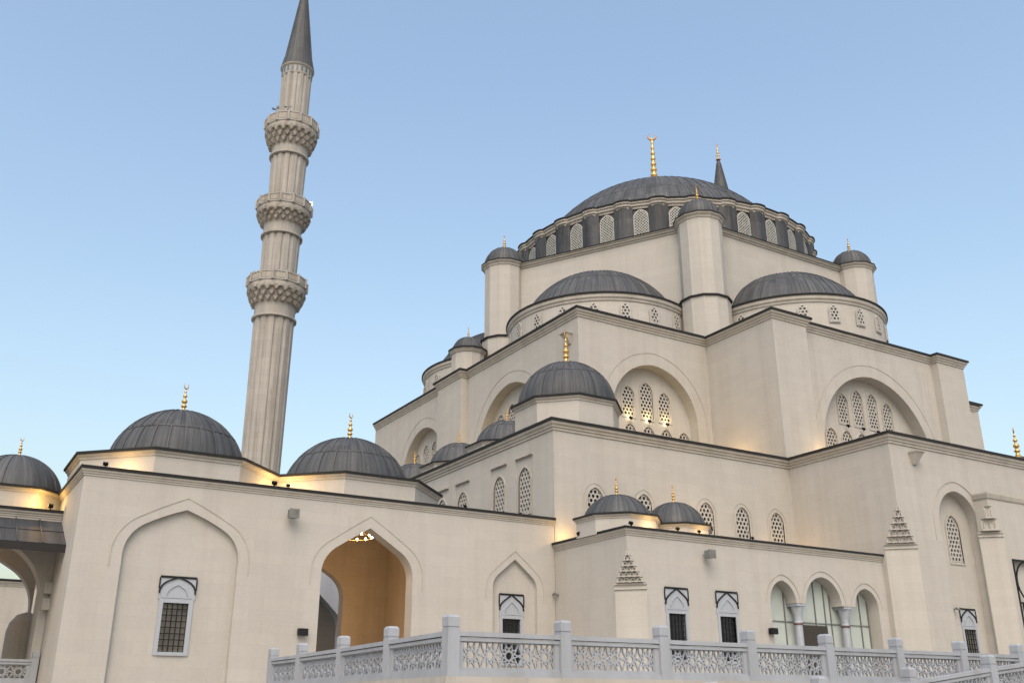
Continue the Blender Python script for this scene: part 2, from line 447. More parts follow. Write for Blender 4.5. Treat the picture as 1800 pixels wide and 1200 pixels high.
def lattice_window(parent, o, u, w_, h_, kind='hex', glass=None, proud=None):
    """arched window; o = bottom centre on the wall face (or back of recess), u = direction along the wall"""
    key = (round(w_, 2), round(h_, 2), kind, proud, glass.name if glass else '')
    dep = -.05 if proud else .07
    if key not in _cache:
        pin = arch(w_, h_ - w_ * .66, h_, .8, 0, n=5); pout = offset(pin, .10)
        F = lambda a, z, d=0: (a, d, z)
        f = MB(); band(f, F, pin, pout, .05, 0)
        n = len(pin)
        f.add([(a, -.05, z) for a, z in pin] + [(a, dep + .1, z) for a, z in pin], [(i, i + n, (i + 1) % n + n, (i + 1) % n) for i in range(n)])
        l = MB(); hexbars(l, pin, .27 if kind == 'hex' else .24, .085 if kind == 'hex' else .06, .07, dep - .01, kind == 'diag')
        for a_, b_ in zip(pin, pin[1:] + pin[:1]): l.bar((a_[0], dep - .01, a_[1]), (b_[0], dep - .01, b_[1]), .07, .06, (0, -1, 0))
        g = MB(); fill(g, F, pin, dep + .06 if not proud else -.004)  # proud panes lie flat on the wall; their dark colour imitates a recess's shade
        _cache[key] = []
        for nm, mb, mt in (('window', f, TRIM), ('lattice', l, LATG if kind == 'diag' else LATT), ('pane', g, glass or GLASSD)):
            me = bpy.data.meshes.new(nm); me.from_pydata(mb.v, [], mb.f); me.materials.append(mt); _cache[key].append(me)
    me = _cache[key]
    ang = math.atan2(u[1], u[0])
    wn = bpy.data.objects.new('window', me[0]); col.objects.link(wn); wn.location = o; wn.rotation_euler = (0, 0, ang)
    wn.parent = parent; wn.matrix_parent_inverse = Matrix.Translation(-Vector(parent.location))
    for nm, m_ in (('lattice', me[1]), ('pane', me[2])):
        c = bpy.data.objects.new(nm, m_); col.objects.link(c); c.parent = wn
    return wn
def win_hole(cx, zb, w_, h_): return ([(a + cx, z + zb) for a, z in arch(w_, h_ - w_ * .66, h_, .8, 0, n=5)], .30, False)
def low_window(parent, o, u, W, ow, oh, lun=1.0, grille=GLASSM):
    """rectangular window with marble surround, arched marble panel above outlined by a black inlay; o = bottom centre of the opening"""
    ang = math.atan2(u[1], u[0])
    f = MB(); t = (W - ow) / 2; H = oh + t * .6
    f.box(-ow / 2 - t * .75, -ow / 2, -.05, .16, -t * .6, H); f.box(ow / 2, ow / 2 + t * .75, -.05, .16, -t * .6, H)
    f.box(-ow / 2, ow / 2, -.05, .16, oh, H); f.box(-ow / 2, ow / 2, -.07, .16, -t * .6, 0)
    f.box(-W / 2, W / 2, -.04, .1, H, H + lun)
    ar = arch(W * .97, H + lun * .28, H + lun * .97, .7, None, n=7); ar2 = offset(ar[:], 0)
    wn = f.build('window', WMARB, None); wn.location = o; wn.rotation_euler = (0, 0, ang)
    wn.parent = parent; wn.matrix_parent_inverse = Matrix.Translation(-Vector(parent.location))
    i = MB()
    for a, b in zip(ar[:-1], ar[1:]): i.bar((a[0], -.06, a[1]), (b[0], -.06, b[1]), .055, .05, (0, -1, 0))
    i.box(-W / 2, W / 2, -.075, -.04, H + lun - .05, H + lun + .03)
    for s in (-1, 1): i.box(s * W / 2 - .025, s * W / 2 + .025, -.07, -.04, H + lun * .45, H + lun - .05)
    i.build('inlay', IRON, wn, world=False)
    k = MB()
    ar3 = arch(W * .55, H + lun * .2, H + lun * .66, .7, None, n=5)
    for a, b in zip(ar3[:-1], ar3[1:]): k.bar((a[0], -.06, a[1]), (b[0], -.06, b[1]), .03, .04, (0, -1, 0))
    k.box(-W * .42, W * .42, -.06, -.04, H + lun * .06, H + lun * .12)
    k.build('carved_relief', WMARB, wn, world=False)
    g = MB(); g.quad((-ow / 2, .14, 0), (ow / 2, .14, 0), (ow / 2, .14, oh), (-ow / 2, .14, oh)); g.build('pane', grille, wn, world=False)
    b = MB(); nx = 5; nz = max(5, int(oh / .22))
    for q in range(nx + 1): x = -ow / 2 + ow * q / nx; b.box(x - .018, x + .018, .03, .065, 0, oh)
    for q in range(nz + 1): z = oh * q / nz; b.box(-ow / 2, ow / 2, .031, .066, z - .018, z + .018)
    b.build('grille', IRON, wn, world=False)
    return wn
def low_hole(cx, zb, W, ow, oh): return ([(cx - ow / 2, zb), (cx + ow / 2, zb), (cx + ow / 2, zb + oh), (cx - ow / 2, zb + oh)], .2, False)

def chamfer_corner(parent, x, y, zb, c, z_ch, z_top, zt, L, mat=STONE):
    """outer building corner (walls toward +X and +Y) whose lower part is cut diagonally, with stepped muqarnas above the cut"""
    m = MB(); lev = [(zb, z_ch, c)]
    n = 6
    for i in range(n): lev.append((z_ch + (z_top - z_ch) * i / n, z_ch + (z_top - z_ch) * (i + 1) / n, c * (1 - (i + 1) / (n + .6)) ))
    lev.append((z_top, zt, 0))
    prev = None
    for za, zc, k in lev:
        pts = [(x, y + L), (x, y + k), (x + k, y), (x + L, y)] if k > 0 else [(x, y + L), (x, y), (x + L, y)]
        for a, b in zip(pts[:-1], pts[1:]): wall(m, a, b, za, zc)
        if prev is not None:
            m.add([(x, y + prev, za), (x + prev, y, za), (x + k, y, za)] + ([(x, y + k, za)] if k > 0 else [(x, y, za)]), [(0, 1, 2, 3)])
        prev = k
    w_ = m.build('corner_wall', mat, parent)
    q = MB(); d = .7071
    for i in range(n):                      # hanging niches under every step
        za = z_ch + (z_top - z_ch) * i / n; zc = z_ch + (z_top - z_ch) * (i + 1) / n; k = lev[i + 1][2]; kp = lev[i][2]
        cnt = max(1, 4 - int(i * 4 / n))
        for j in range(cnt):
            t = (j + .5) / cnt
            px, py = x + k * (1 - t) , y + k * t
            hw = k * 1.414 / cnt / 2 * .86
            ux, uy = d, -d; nx, ny = -d, -d
            A = [(-hw, za), (-hw * .6, za + (zc - za) * .6), (0, zc - .03), (hw * .6, za + (zc - za) * .6), (hw, za)]
            for (a0, z0_), (a1, z1_) in zip(A[:-1], A[1:]):
                q.bar((px + ux * a0 + nx * .06, py + uy * a0 + ny * .06, z0_), (px + ux * a1 + nx * .06, py + uy * a1 + ny * .06, z1_), .045, .05, (nx, ny, 0))
            q.obox((px + nx * .04, py + ny * .05, za + .03), (ux, uy, 0), (0, 0, 1), (nx, ny, 0), hw * 1.6, .04, .09)
    for zz in (z_ch - .06, z_ch - .26):     # two mouldings across the top of the cut
        q.obox((x + c / 2 - d * .02, y + c / 2 - d * .02, zz), (d, -d, 0), (0, 0, 1), (-d, -d, 0), c * 1.414 + .06, .07, .10)
    q.build('muqarnas', STONE, parent)

def flood(x, y, z, rz, label, group='floodlights fixed along the roof edges', lit=None, s=1.0, name='floodlight', tilt=.5):
    t = thing(name, label, 'floodlight', (x, y, z), rz, group)
    b = MB(); b.box(-.05 * s, .05 * s, -.05 * s, .05 * s, 0, .12 * s); b.build('bracket', IRON, t, world=False)
    h = MB(); hs = .16 * s
    T = Matrix.Rotation(tilt, 4, 'X')
    hb = MB(); hb.box(-hs, hs, -hs * .6, hs * .6, -hs * .7, hs * .7)
    hb.box(-hs * 1.1, hs * 1.1, hs * .55, hs * .7, -hs * .8, hs * .8)
    for q in range(4): hb.box(-hs * .8 + q * hs * .45, -hs * .72 + q * hs * .45, -hs * .8, -hs * .55, -hs * .6, hs * .6)
    hb.v = [tuple(T @ Vector(v) + Vector((0, 0, .12 * s + hs * .7))) for v in hb.v]
    hb.build('housing', IRON, t, world=False)
    g = MB(); g.quad((-hs * .9, hs * .71, -hs * .6), (hs * .9, hs * .71, -hs * .6), (hs * .9, hs * .71, hs * .6), (-hs * .9, hs * .71, hs * .6))
    g.v = [tuple(T @ Vector(v) + Vector((0, 0, .12 * s + hs * .7))) for v in g.v]
    g.build('lens', lit or CASE, t, world=False)
    return t
def lamp_light(x, y, z, power, color=(1, .62, .25), r=.12, spot=None, aim=None, blend=.8):
    d = bpy.data.lights.new('lamp_light', 'SPOT' if spot else 'POINT'); d.energy = power; d.color = color; d.shadow_soft_size = r
    o = bpy.data.objects.new('lamp_light', d); col.objects.link(o); o.location = (x, y, z)
    if spot:
        d.spot_size = R(spot); d.spot_blend = blend
        v = Vector(aim) - Vector((x, y, z)); o.rotation_euler = v.to_track_quat('-Z', 'Y').to_euler()
    return o

# ================================================================== SETTING
GZ = -1.6
g = MB(); g.quad((-900, -900, GZ), (900, -900, GZ), (900, 900, GZ), (-900, 900, GZ)); struct(g.build('ground', GROUND))
TZ = .45
t = MB()
t.box(10.02, 90, 19.22, 39.98, GZ + .004, TZ)
struct(t.build('terrace', STONE))
t = MB(); t.quad((10.1, 19.3, TZ + .004), (90, 19.3, TZ + .004), (90, 39.97, TZ + .004), (10.1, 39.97, TZ + .004)); struct(t.build('terrace_paving', PAVE))
# kerb course under the balustrade
k = MB(); k.box(9.92, 90, 19.10, 19.66, TZ + .004, TZ + .14); k.add([(9.92, 19.66, TZ + .138), (10.46, 19.66, TZ + .138), (11.28, 34.3, TZ + .138), (10.7, 34.3, TZ + .138), (9.92, 19.66, TZ + .004), (10.46, 19.66, TZ + .004), (11.28, 34.3, TZ + .004), (10.7, 34.3, TZ + .004)], [(0, 1, 2, 3), (0, 3, 7, 4), (2, 6, 7, 3), (1, 5, 6, 2)])
struct(k.build('terrace_kerb', TRIM))
t = MB(); t.box(-40, 4.83, 44.2, 60, GZ + .004, .82); struct(t.build('gallery_floor', PAVE))

# ================================================================== PRAYER HALL (lower storey + transept)
hall = thing('prayer_hall', 'huge beige stone prayer hall stepping up to the widest lead dome', 'mosque', (26.67, 40, TZ))
X3, Y3, Z3 = 26.67, 40.0, 13.74
X4, Y4 = 43.6, 32.8
XC, YC = 52.95, 61.5
wm = MB()
# west (-X) wall of lower storey, from back to front; local a runs from back (Y=83) to front
sidew = [(42.85, 9.45, 1.15, 2.45), (45.5, 9.45, 1.15, 2.45), (49.75, 9.45, 1.15, 2.35), (52.4, 9.45, 1.15, 2.35), (56.6, 9.45, 1.15, 2.35), (59.2, 9.45, 1.15, 2.35)]
F = wall(wm, (X3, 83), (X3, Y3), GZ, Z3, [([(83 - y - .85, zb - .25), (83 - y + .85, zb - .25), (83 - y + .85, zb + h + .5), (83 - y - .85, zb + h + .5)], .05, False) for y, zb, ww, h in sidew])
for y, zb, ww, h in sidew:   # shallow rectangular panel holding each tall window
    Fb = frame3((X3 + .05, y + .85), (0, -1))
    loops_out = [(0, zb - .25), (1.7, zb - .25), (1.7, zb + h + .5), (0, zb + h + .5)]
    hole = [(a + .85, z) for a, z in [(p[0], p[1] + zb) for p in arch(ww, h - ww * .66, h, .8, 0, n=5)]]
    loops = [[Vector((a, z, 0)) for a, z in loops_out], [Vector((a, z, 0)) for a, z in hole]]
    flat = [v for l in loops for v in l]; wm.add([Fb(v.x, v.y) for v in flat], [tuple(tt) for tt in tessellate_polygon(loops)])
    lattice_window(hall, (X3 + .05, y, zb), (0, -1), ww, h)
for y, zb, ww, h in sidew: MB().box(X3 - .10, X3 + .001, y - .85, y + .85, zb + h + .55, zb + h + .66).build('window_moulding', TRIM, hall)
# front wall left part Y=40
fw = [(29.2, 8.75, 1.0, 1.82), (32.39, 8.75, 1.0, 1.82), (36.74, 8.75, 1.0, 1.82), (39.43, 8.75, 1.0, 1.82), (42.15, 8.75, 1.0, 1.78)]
wall(wm, (X3, Y3), (X4, Y3), 6.0, Z3, [win_hole(x - X3, zb, ww, h) for x, zb, ww, h in fw])
for x, zb, ww, h in fw:
    lattice_window(hall, (x, Y3, zb), (1, 0), ww, h)
    Fq = frame3((x, Y3), (1, 0)); a_in = [(p[0], p[1] + zb) for p in offset(arch(ww, h - ww * .66, h, .8, 0, n=5), .22)]
    mo = MB(); band(mo, Fq, a_in, offset(a_in, .06), .02); mo.build('window_moulding', TRIM, hall)
# transept: -X wall, front wall with niche, chamfered corner
LC = 1.3
wall(wm, (X4, Y3), (X4, Y4 + LC), GZ, Z3)
nich = [(a, z) for a, z in arch(3.5, 9.35, 11.2, .8, TZ + .02, cx=48.7 - X4 - LC, n=9)]
wall(wm, (X4 + LC, Y4), (62.3 - LC, Y4), GZ, Z3, [(nich, .62, False)])
# niche back wall with its two windows
loops_out = nich
hn = [(a + 48.85 - X4 - LC, z + 7.35) for a, z in arch(1.1, 2.6 - 1.1 * .66, 2.6, .8, 0, n=5)]
hl = low_hole(48.95 - X4 - LC, 2.6, 1.35, 1.0, 1.25)[0]
loops = [[Vector((a, z, 0)) for a, z in l] for l in (loops_out, hn, hl)]
Fb = frame3((X4 + LC, Y4 + .62), (1, 0)); flat = [v for l in loops for v in l]
wm.add([Fb(v.x, v.y) for v in flat], [tuple(tt) for tt in tessellate_polygon(loops)])
lattice_window(hall, (48.85, Y4 + .62, 7.35), (1, 0), 1.1, 2.6)
low_window(hall, (48.95, Y4 + .62, 2.6), (1, 0), 1.35, 1.0, 1.25, .95)
Fn = frame3((X4 + LC, Y4), (1, 0)); mo2 = MB()
line_band(mo2, Fn, 4.4, 9.35, 11.72, .8, 48.7 - X4 - LC, 9, .07, .035, 1.0)
# remaining walls behind
for a, b in (((62.3, Y4 + LC), (62.3, Y3)), ((62.3 - LC, Y4), (62.3, Y4)), ((62.3, Y4), (62.3, Y4 + LC)), ((62.3, Y3), (79.2, Y3)), ((79.2, Y3), (79.2, 83)), ((79.2, 83), (X3, 83))): wall(wm, a, b, GZ, Z3)
wm.build('wall', STONE, hall)
chamfer_corner(hall, X4, Y4, GZ, 1.15, 8.05, 9.95, Z3, LC)
mo2.build('arch_moulding', TRIM, hall)
rf = MB(); foot3 = [(X3, Y3), (X4, Y3), (X4, Y4), (62.3, Y4), (62.3, Y3), (79.2, Y3), (79.2, 83), (X3, 83)]
poly_roof(rf, foot3, Z3 + .02)
# ------------------- portal block projecting from the transept, cut at the right edge of the view
pb = MB(); PX, PY, PZ = 50.25, 31.95, 11.1
for za, zc, cc in ((GZ, 9.1, .9), (9.1, 9.75, .6), (9.75, 10.4, .3)):
    wall(pb, (PX, Y4), (PX, PY + cc), za, zc); wall(pb, (PX, PY + cc), (PX + cc, PY), za, zc)
wall(pb, (PX, Y4), (PX, PY), 10.4, PZ)
for za, k0, k1 in ((9.1, .9, .6), (9.75, .6, .3), (10.4, .3, 0)):
    pb.add([(PX, PY + k0, za), (PX + k0, PY, za), (PX + k1, PY, za), (PX, PY + k1, za)], [(0, 1, 2, 3)])
PL = 55.65 - PX
for za, zc, cc in ((9.1, 9.75, .6), (9.75, 10.4, .3), (10.4, PZ, 0)): wall(pb, (PX + cc, PY), (PX + PL, PY), za, zc)
fr = [(1.35, TZ + .02), (PL - 1.35, TZ + .02), (PL - 1.35, 7.55), (1.35, 7.55)]
wall(pb, (PX, PY), (PX + PL, PY), GZ, 9.1, []) if False else None
Fp = frame3((PX + .9, PY), (1, 0))
wall(pb, (PX + .9, PY), (PX + PL, PY), GZ, 9.1, [([(a - .9, z) for a, z in fr], .25, True)])
wall(pb, (PX + PL, PY), (PX + PL, Y4), GZ, PZ)
poly_roof(pb, [(PX, PY), (PX + PL, PY), (PX + PL, Y4), (PX, Y4)], PZ)
portal = pb.build('portal', STONE, hall)
cb = MB(); sweep(cb, [(PX, Y4), (PX, PY), (PX + PL, PY)], [(-.02, PZ - .25), (.06, PZ - .25), (.14, PZ - .02), (.14, PZ + .06), (-.02, PZ + .06)]); cb.build('portal_moulding', TRIM, portal, world=False)
il = MB(); yy = PY - .02; x0, x1, zt_ = PX + 1.35, PX + PL - 1.35, 7.55
for a, b in (((x0, TZ), (x0, zt_)), ((x0, zt_), (x1, zt_)), ((x1, zt_), (x1, TZ)), ((x0, zt_ - 2.3), (x1, zt_ - 2.3)), ((x0 + .28, TZ), (x0 + .28, zt_ - 2.3))):
    il.bar((a[0], yy, a[1]), (b[0], yy, b[1]), .09, .06, (0, -1, 0))
cxm, czm, rr_ = (x0 + 1.18), zt_ - 1.15, 1.1
for i in range(28):
    a, b = 2 * math.pi * i / 28, 2 * math.pi * (i + 1) / 28
    il.bar((cxm + rr_ * math.cos(a), yy, czm + rr_ * math.sin(a)), (cxm + rr_ * math.cos(b), yy, czm + rr_ * math.sin(b)), .08, .05, (0, -1, 0))
il.build('portal_inlay', IRON, portal, world=False)
mq = MB()
for zq, kq in ((9.1, .6), (9.75, .3)):
    mq = MB()
    mq.obox((PX + kq / 2 - .03, PY + kq / 2 - .03, zq + .05), (.7071, -.7071, 0), (0, 0, 1), (-.7071, -.7071, 0), kq * 1.414, .10, .10)
    for j in range(3):
        tq = (j + .5) / 3; mq.tube((PX + kq * (1 - tq), PY + kq * tq, zq + .12), (PX + kq * (1 - tq) - .03, PY + kq * tq - .03, zq + .45), .07, .02, 6)
    mq.build('portal_muqarnas', CARVE, portal, world=False)
mq = MB()
for zq in (9.02, 8.82): mq.obox((PX + .43, PY + .43, zq), (.7071, -.7071, 0), (0, 0, 1), (-.7071, -.7071, 0), 1.32, .07, .09)
mq.build('portal_capital', CARVE, portal, world=False)
cornice(hall, [(X3, 83), (X3, Y3), (X4, Y3), (X4, Y4), (62.3, Y4), (62.3, Y3), (79.2, Y3), (79.2, 83)], Z3, s=.88, edge=.14)

# ------------------- annex in the corner (low block with two little domes)
ann = thing('corner_annex', 'low flat roofed stone annex with three pointed arches and two small lead domes', 'annex', (X3, 34.25, TZ))
XA, YA, ZA = 26.65, 34.25, 7.4
am = MB()
LCA = 1.1
wall(am, (XA, 39.99), (XA, YA + LCA), GZ, ZA)
arcs = [(36.04, 1.74, 4.7, 5.72), (38.86, 2.54, 4.7, 6.05), (42.0, 1.74, 4.7, 5.66)]
holes = [low_hole(29.3 - XA - LCA, 1.9, 1.35, .98, 1.95), low_hole(32.32 - XA - LCA, 1.9, 1.35, .98, 1.95)]
op = [(35.17 - XA - LCA, TZ + .02), (42.88 - XA - LCA, TZ + .02)]
for x, ww, zs, za in reversed(arcs): op += arch(ww, zs, za, .8, None, cx=x - XA - LCA, n=8)
holes.append((op, .7, False))
wall(am, (XA + LCA, YA), (X4 - .001, YA), GZ, ZA, holes)
low_window(ann, (29.3, YA, 1.9), (1, 0), 1.35, .98, 1.95, 1.0, GLASSD); low_window(ann, (32.32, YA, 1.9), (1, 0), 1.35, .98, 1.95, 1.0, GLASSD)
am.build('wall', STONE, ann)
ab = MB(); FA = frame3((0, YA), (1, 0))
for x, ww, zs, za in arcs:
    ab = MB(); line_band(ab, FA, ww + .5, zs, za + .27, .8, x, 8, .045, .03, .02); ab.build('arch_moulding', TRIM, ann)
chamfer_corner(ann, XA, YA, GZ, .98, 5.12, 6.45, ZA, LCA)
rp = MB(); rp.quad((XA, YA, ZA + .01), (X4, YA, ZA + .01), (X4, Y3, ZA + .01), (XA, Y3, ZA + .01)); rp.build('roof', ROOF, ann)
cornice(ann, [(XA, 39.98), (XA, YA), (X4 - .02, YA)], ZA, s=.55, edge=.10)
# glazed screens, columns and the dark doorway behind the three arches
sc = MB(); sc.quad((34.9, YA + .72, TZ), (43.3, YA + .72, TZ), (43.3, YA + .72, 6.3), (34.9, YA + .72, 6.3)); scr = sc.build('glazed_screen', FROST, ann)
sf = MB()
for x in (35.3, 36.75, 37.72, 38.9, 39.6, 40.0, 41.3, 42.2, 42.8): sf.box(x - .025, x + .025, YA + .66, YA + .72, TZ, 6.2)
sf.box(34.9, 43.3, YA + .665, YA + .715, 3.85, 3.89); sf.build('screen_bars', CASE, scr, world=False)
do = MB(); do.box(37.72, 39.6, YA + .62, YA + .70, TZ, 3.75); do.build('doorway', WOOD, ann)
for xq in (37.27, 40.62):
    cl = MB(); cl.lathe([(.26, TZ), (.26, TZ + .2), (.2, TZ + .3), (.19, 3.75), (.21, 3.78), (.21, 3.84), (.19, 3.88), (.2, 4.1), (.27, 4.38), (.31, 4.57)], 16, (xq, YA + .35)); cl.box(xq - .33, xq + .33, YA + .02, YA + .68, 4.57, 4.695)
    cc = cl.build('column', WMARB, ann)
    rg = MB(); rg.lathe([(.225, 3.70), (.225, 3.78)], 16, (xq, YA + .35)); rg.build('column_band', REDB, cc, world=False)
def plinth_dome(parent, cx, cy, W, z0, z1, rb, h, n, tiers, fin, s=.6, edge=.10, ribw=.05, hh=.035, ribn=None):
    oc = octagon(cx, cy, W); p = MB()
    for a, b in zip(oc, oc[1:] + oc[:1]): wall(p, a, b, z0, z1)
    pl = p.build('plinth', STONE, parent)
    c = MB(); sweep(c, oc, [(-.05, z1 - .34 * s), (.06 * s, z1 - .34 * s), (.08 * s, z1 - .22 * s), (.2 * s, z1 - .12 * s), (.24 * s, z1 - .004), (-.05, z1 - .004)], True)
    c.build('plinth_moulding', TRIM, pl, world=False)
    e = MB(); sweep(e, oc, [(-.3, z1), (.34 * s, z1), (.34 * s, z1 + edge), (-.3, z1 + edge + .10)], True)
    e.build('plinth_edge', LEADD, pl, world=False)
    r = MB(); poly_roof(r, octagon(cx, cy, W - .5), z1 + edge + .02); r.build('plinth_roof', LEADD, pl, world=False)
    dome(parent, cx, cy, z1 + edge * .5, rb, h, n, tiers, fin=fin, wd=ribw, hh=hh)
plinth_dome(ann, 28.3, 37.0, 3.75, ZA, 8.28, 1.68, 1.22, 16, (), .95, .5, .08)
plinth_dome(ann, 31.85, 37.0, 3.3, ZA, 8.18, 1.52, 1.32, 16, (), .95, .5, .08)

# ------------------- aisle domes on the lower roof
plinth_dome(hall, 29.7, 43.1, 5.5, Z3, 15.55, 2.78, 2.75, 28, (.45,), 2.1, .7, .11)
for y in (49.7, 56.0, 62.9):
    plinth_dome(hall, 29.7, y, 4.5, Z3, 14.75, 1.98, 1.75, 20, (.5,), 1.05, .5, .09)
plinth_dome(hall, 72.9, 43.1, 5.5, Z3, 15.55, 2.78, 2.75, 24, (.45,), 2.6, .7, .11)

# ------------------- second storey
UZ = 23.42
um = MB(); X5, Y5 = 32.66, 46.0; X6, Y6 = 43.33, 39.86; YR = 40.4; XP = 32.1
DEP = .75
def arch_wall(mb, p0, p1, z0, z1, cx, wd, zs, za, rf, dep, wins, rows=True):
    """wall with one deep arched recess holding two tiers of lattice windows; wins: (centre, bottom, width, height) along the wall"""
    hole = arch(wd, zs, za, rf, z0 + .05, cx=cx, n=12)
    Fw = wall(mb, p0, p1, z0, z1, [(hole, dep, False)])
    L = math.dist(p0, p1); u = ((p1[0] - p0[0]) / L, (p1[1] - p0[1]) / L); nin = (-u[1], u[0])
    bo = (p0[0] + nin[0] * dep, p0[1] + nin[1] * dep); Fb_ = frame3(bo, u)
    hs = [[(a + c, z + zb) for a, z in arch(ww, h - ww * .66, h, .8, 0, n=5)] for c, zb, ww, h in wins]
    loops = [[Vector((a, z, 0)) for a, z in l] for l in [hole] + hs]; flat = [v for l in loops for v in l]
    mb.add([Fb_(v.x, v.y) for v in flat], [tuple(tt) for tt in tessellate_polygon(loops)])
    for c, zb, ww, h in wins: lattice_window(hall, Fb_(c, zb), u, ww, h)
    bd = MB(); line_band(bd, Fw, wd + 1.5, zs, za + .80, rf, cx, 12, .05, .022, 2.0)
    return bd, Fb_
bd1, _ = arch_wall(um, (X5, Y5), (X6, Y5), Z3, UZ, 38.6 - X5, 7.0, 17.1, 20.75, .88, .8,
    [(36.88 - X5 + .12, 17.3, .95, 2.0), (38.38 - X5 + .12, 17.3, 1.0, 2.45), (39.86 - X5 + .12, 17.3, .95, 2.0)] + [(x - X5 + .12, 14.9, .95, 1.9) for x in (35.45, 36.93, 38.41, 39.89, 41.37)])
bd2, _ = arch_wall(um, (46.35, YR), (59.6, YR), Z3, UZ, 52.85 - 46.35, 10.7, 15.25, 20.78, .82, .85,
    [(x - 46.35 + .35, 17.45, .95, h) for x, h in ((50.3, 2.05), (51.78, 2.5), (53.26, 2.5), (54.74, 2.05))] + [(x - 46.35 + .35, 15.0, .95, 1.95) for x in (48.85, 50.33, 51.8, 53.28, 54.76, 56.2)])
bd1.build('arch_moulding', TRIM, hall); bd2.build('arch_moulding', TRIM, hall)
# long -X wall: two arch bays either side of a projecting pier
for (ya, yb, cy) in ((60.4, Y5, 54.4), (77.5, 64.2, 67.8)):
    bd, _ = arch_wall(um, (X5, ya), (X5, yb), Z3, UZ, ya - cy, 8.8 if cy < 60 else 7.4, 16.3 if cy < 60 else 17.0, 20.86, .85, DEP,
        [(ya - (cy + q), 17.3, .95, 2.4 if abs(q) < 1 else 2.0) for q in (-2.3, -.75, .75, 2.3)] + [(ya - (cy + q), 15.0, .95, 1.9) for q in (-3, -1.5, 0, 1.5, 3)][:5])
    bd.build('arch_moulding', TRIM, hall)
for a, b in (((X5, 64.2), (XP, 64.2)), ((XP, 64.2), (XP, 60.4)), ((XP, 60.4), (X5, 60.4)), ((X6, Y5), (X6, Y6)), ((X6, Y6), (46.35, Y6)), ((46.35, Y6), (46.35, YR)), ((59.6, YR), (59.6, Y6)), ((59.6, Y6), (62.57, Y6)), ((62.57, Y6), (62.57, Y5)), ((62.57, Y5), (73.24, Y5)), ((73.24, Y5), (73.24, 77.5)), ((73.24, 77.5), (X5, 77.5))):
    wall(um, a, b, Z3, UZ)
# low pier to the right of the transept gable
for a, b in (((62.58, 40.3), (63.75, 40.3)), ((63.75, 40.3), (63.75, 46))): wall(um, a, b, Z3, 20.4)
um.build('upper_wall', STONE, hall)
foot5 = [(X5, 77.5), (X5, 64.2), (XP, 64.2), (XP, 60.4), (X5, 60.4), (X5, Y5), (X6, Y5), (X6, Y6), (46.35, Y6), (46.35, YR), (59.6, YR), (59.6, Y6), (62.57, Y6), (62.57, Y5), (73.24, Y5), (73.24, 77.5)]
cornice(hall, foot5[:], UZ, s=.9, edge=.14)
cornice(hall, [(62.60, 40.3), (63.75, 40.3), (63.75, 46)], 20.4, s=.8, edge=.12)
poly_roof(rf, [(X5, 77.5), (X5, Y5), (73.24, Y5), (73.24, 77.5)][::-1][::-1], UZ + .02); poly_roof(rf, [(X6, Y5), (X6, YR), (62.57, YR), (62.57, Y5)], UZ + .024)
poly_roof(rf, [(62.58, 40.3), (63.75, 40.3), (63.75, 46), (62.58, 46)], 20.43)
poly_roof(rf, [(XP, 60.4), (X5 + .1, 60.4), (X5 + .1, 64.2), (XP, 64.2)], UZ + .03)
rf.build('roof', ROOF, hall)

# ------------------- hexagon, six towers, half domes
HZ = 33.3; HA = 16.5
verts = [(XC + HA * math.cos(R(60 * i)), YC + HA * math.sin(R(60 * i))) for i in range(6)]
hm = MB()
for a, b in zip(verts, verts[1:] + verts[:1]): wall(hm, a, b, UZ, HZ)
hm.build('hexagon_wall', STONE, hall)
ch = MB(); sweep(ch, verts, [(-.05, HZ - .34), (.08, HZ - .34), (.10, HZ - .24), (.22, HZ - .19), (.24, HZ - .10), (.34, HZ - .05), (.36, HZ), (-.05, HZ)], True); ch.build('cornice', TRIM, hall)
hr = MB(); poly_roof(hr, verts, HZ + .02); sweep(hr, verts, [(-1.6, HZ + .05), (.40, HZ + .004), (.40, HZ + .08), (-1.6, HZ + .3)], True); hr.build('hexagon_roof', LEADD, hall)
for i, (vx, vy) in enumerate(verts):
    if i in (1,): pass
    tm = MB(); ph = math.atan2(vy - YC, vx - XC)
    pr = [(1.78, UZ), (1.78, 26.95), (1.78, 27.0), (1.56, 27.02), (1.56, HZ - .35)]
    oc = lambda rad, n=12: octagon(vx, vy, rad * 2, n, ph + math.pi / n)
    for rad, za, zb in ((1.74, UZ, 26.8), (1.56, 26.9, HZ)):
        o_ = oc(rad)
        for a, b in zip(o_, o_[1:] + o_[:1]): wall(tm, a, b, za, zb)
    tw = tm.build('tower', STONE, hall)
    c = MB(); sweep(c, oc(1.56, 12), [(-.05, HZ - .26), (.05, HZ - .26), (.10, HZ - .12), (.22, HZ - .02), (.26, HZ + .08), (-.05, HZ + .08)], True); c.build('tower_cornice', TRIM, tw, world=False)
    c = MB(); sweep(c, oc(1.56, 12), [(-.6, HZ + .084), (.30, HZ + .084), (.30, HZ + .16), (-.6, HZ + .3)], True); c.build('tower_edge', LEADD, tw, world=False)
    c = MB(); sweep(c, oc(1.74, 12), [(-.25, 26.8), (.12, 26.8), (.12, 26.92), (-.25, 27.02)], True); c.build('tower_ring', LEADD, tw, world=False)
    dome(hall, vx, vy, HZ + .2, 1.6, 1.62, 16, (), fin=1.4)
HD_R = 6.75
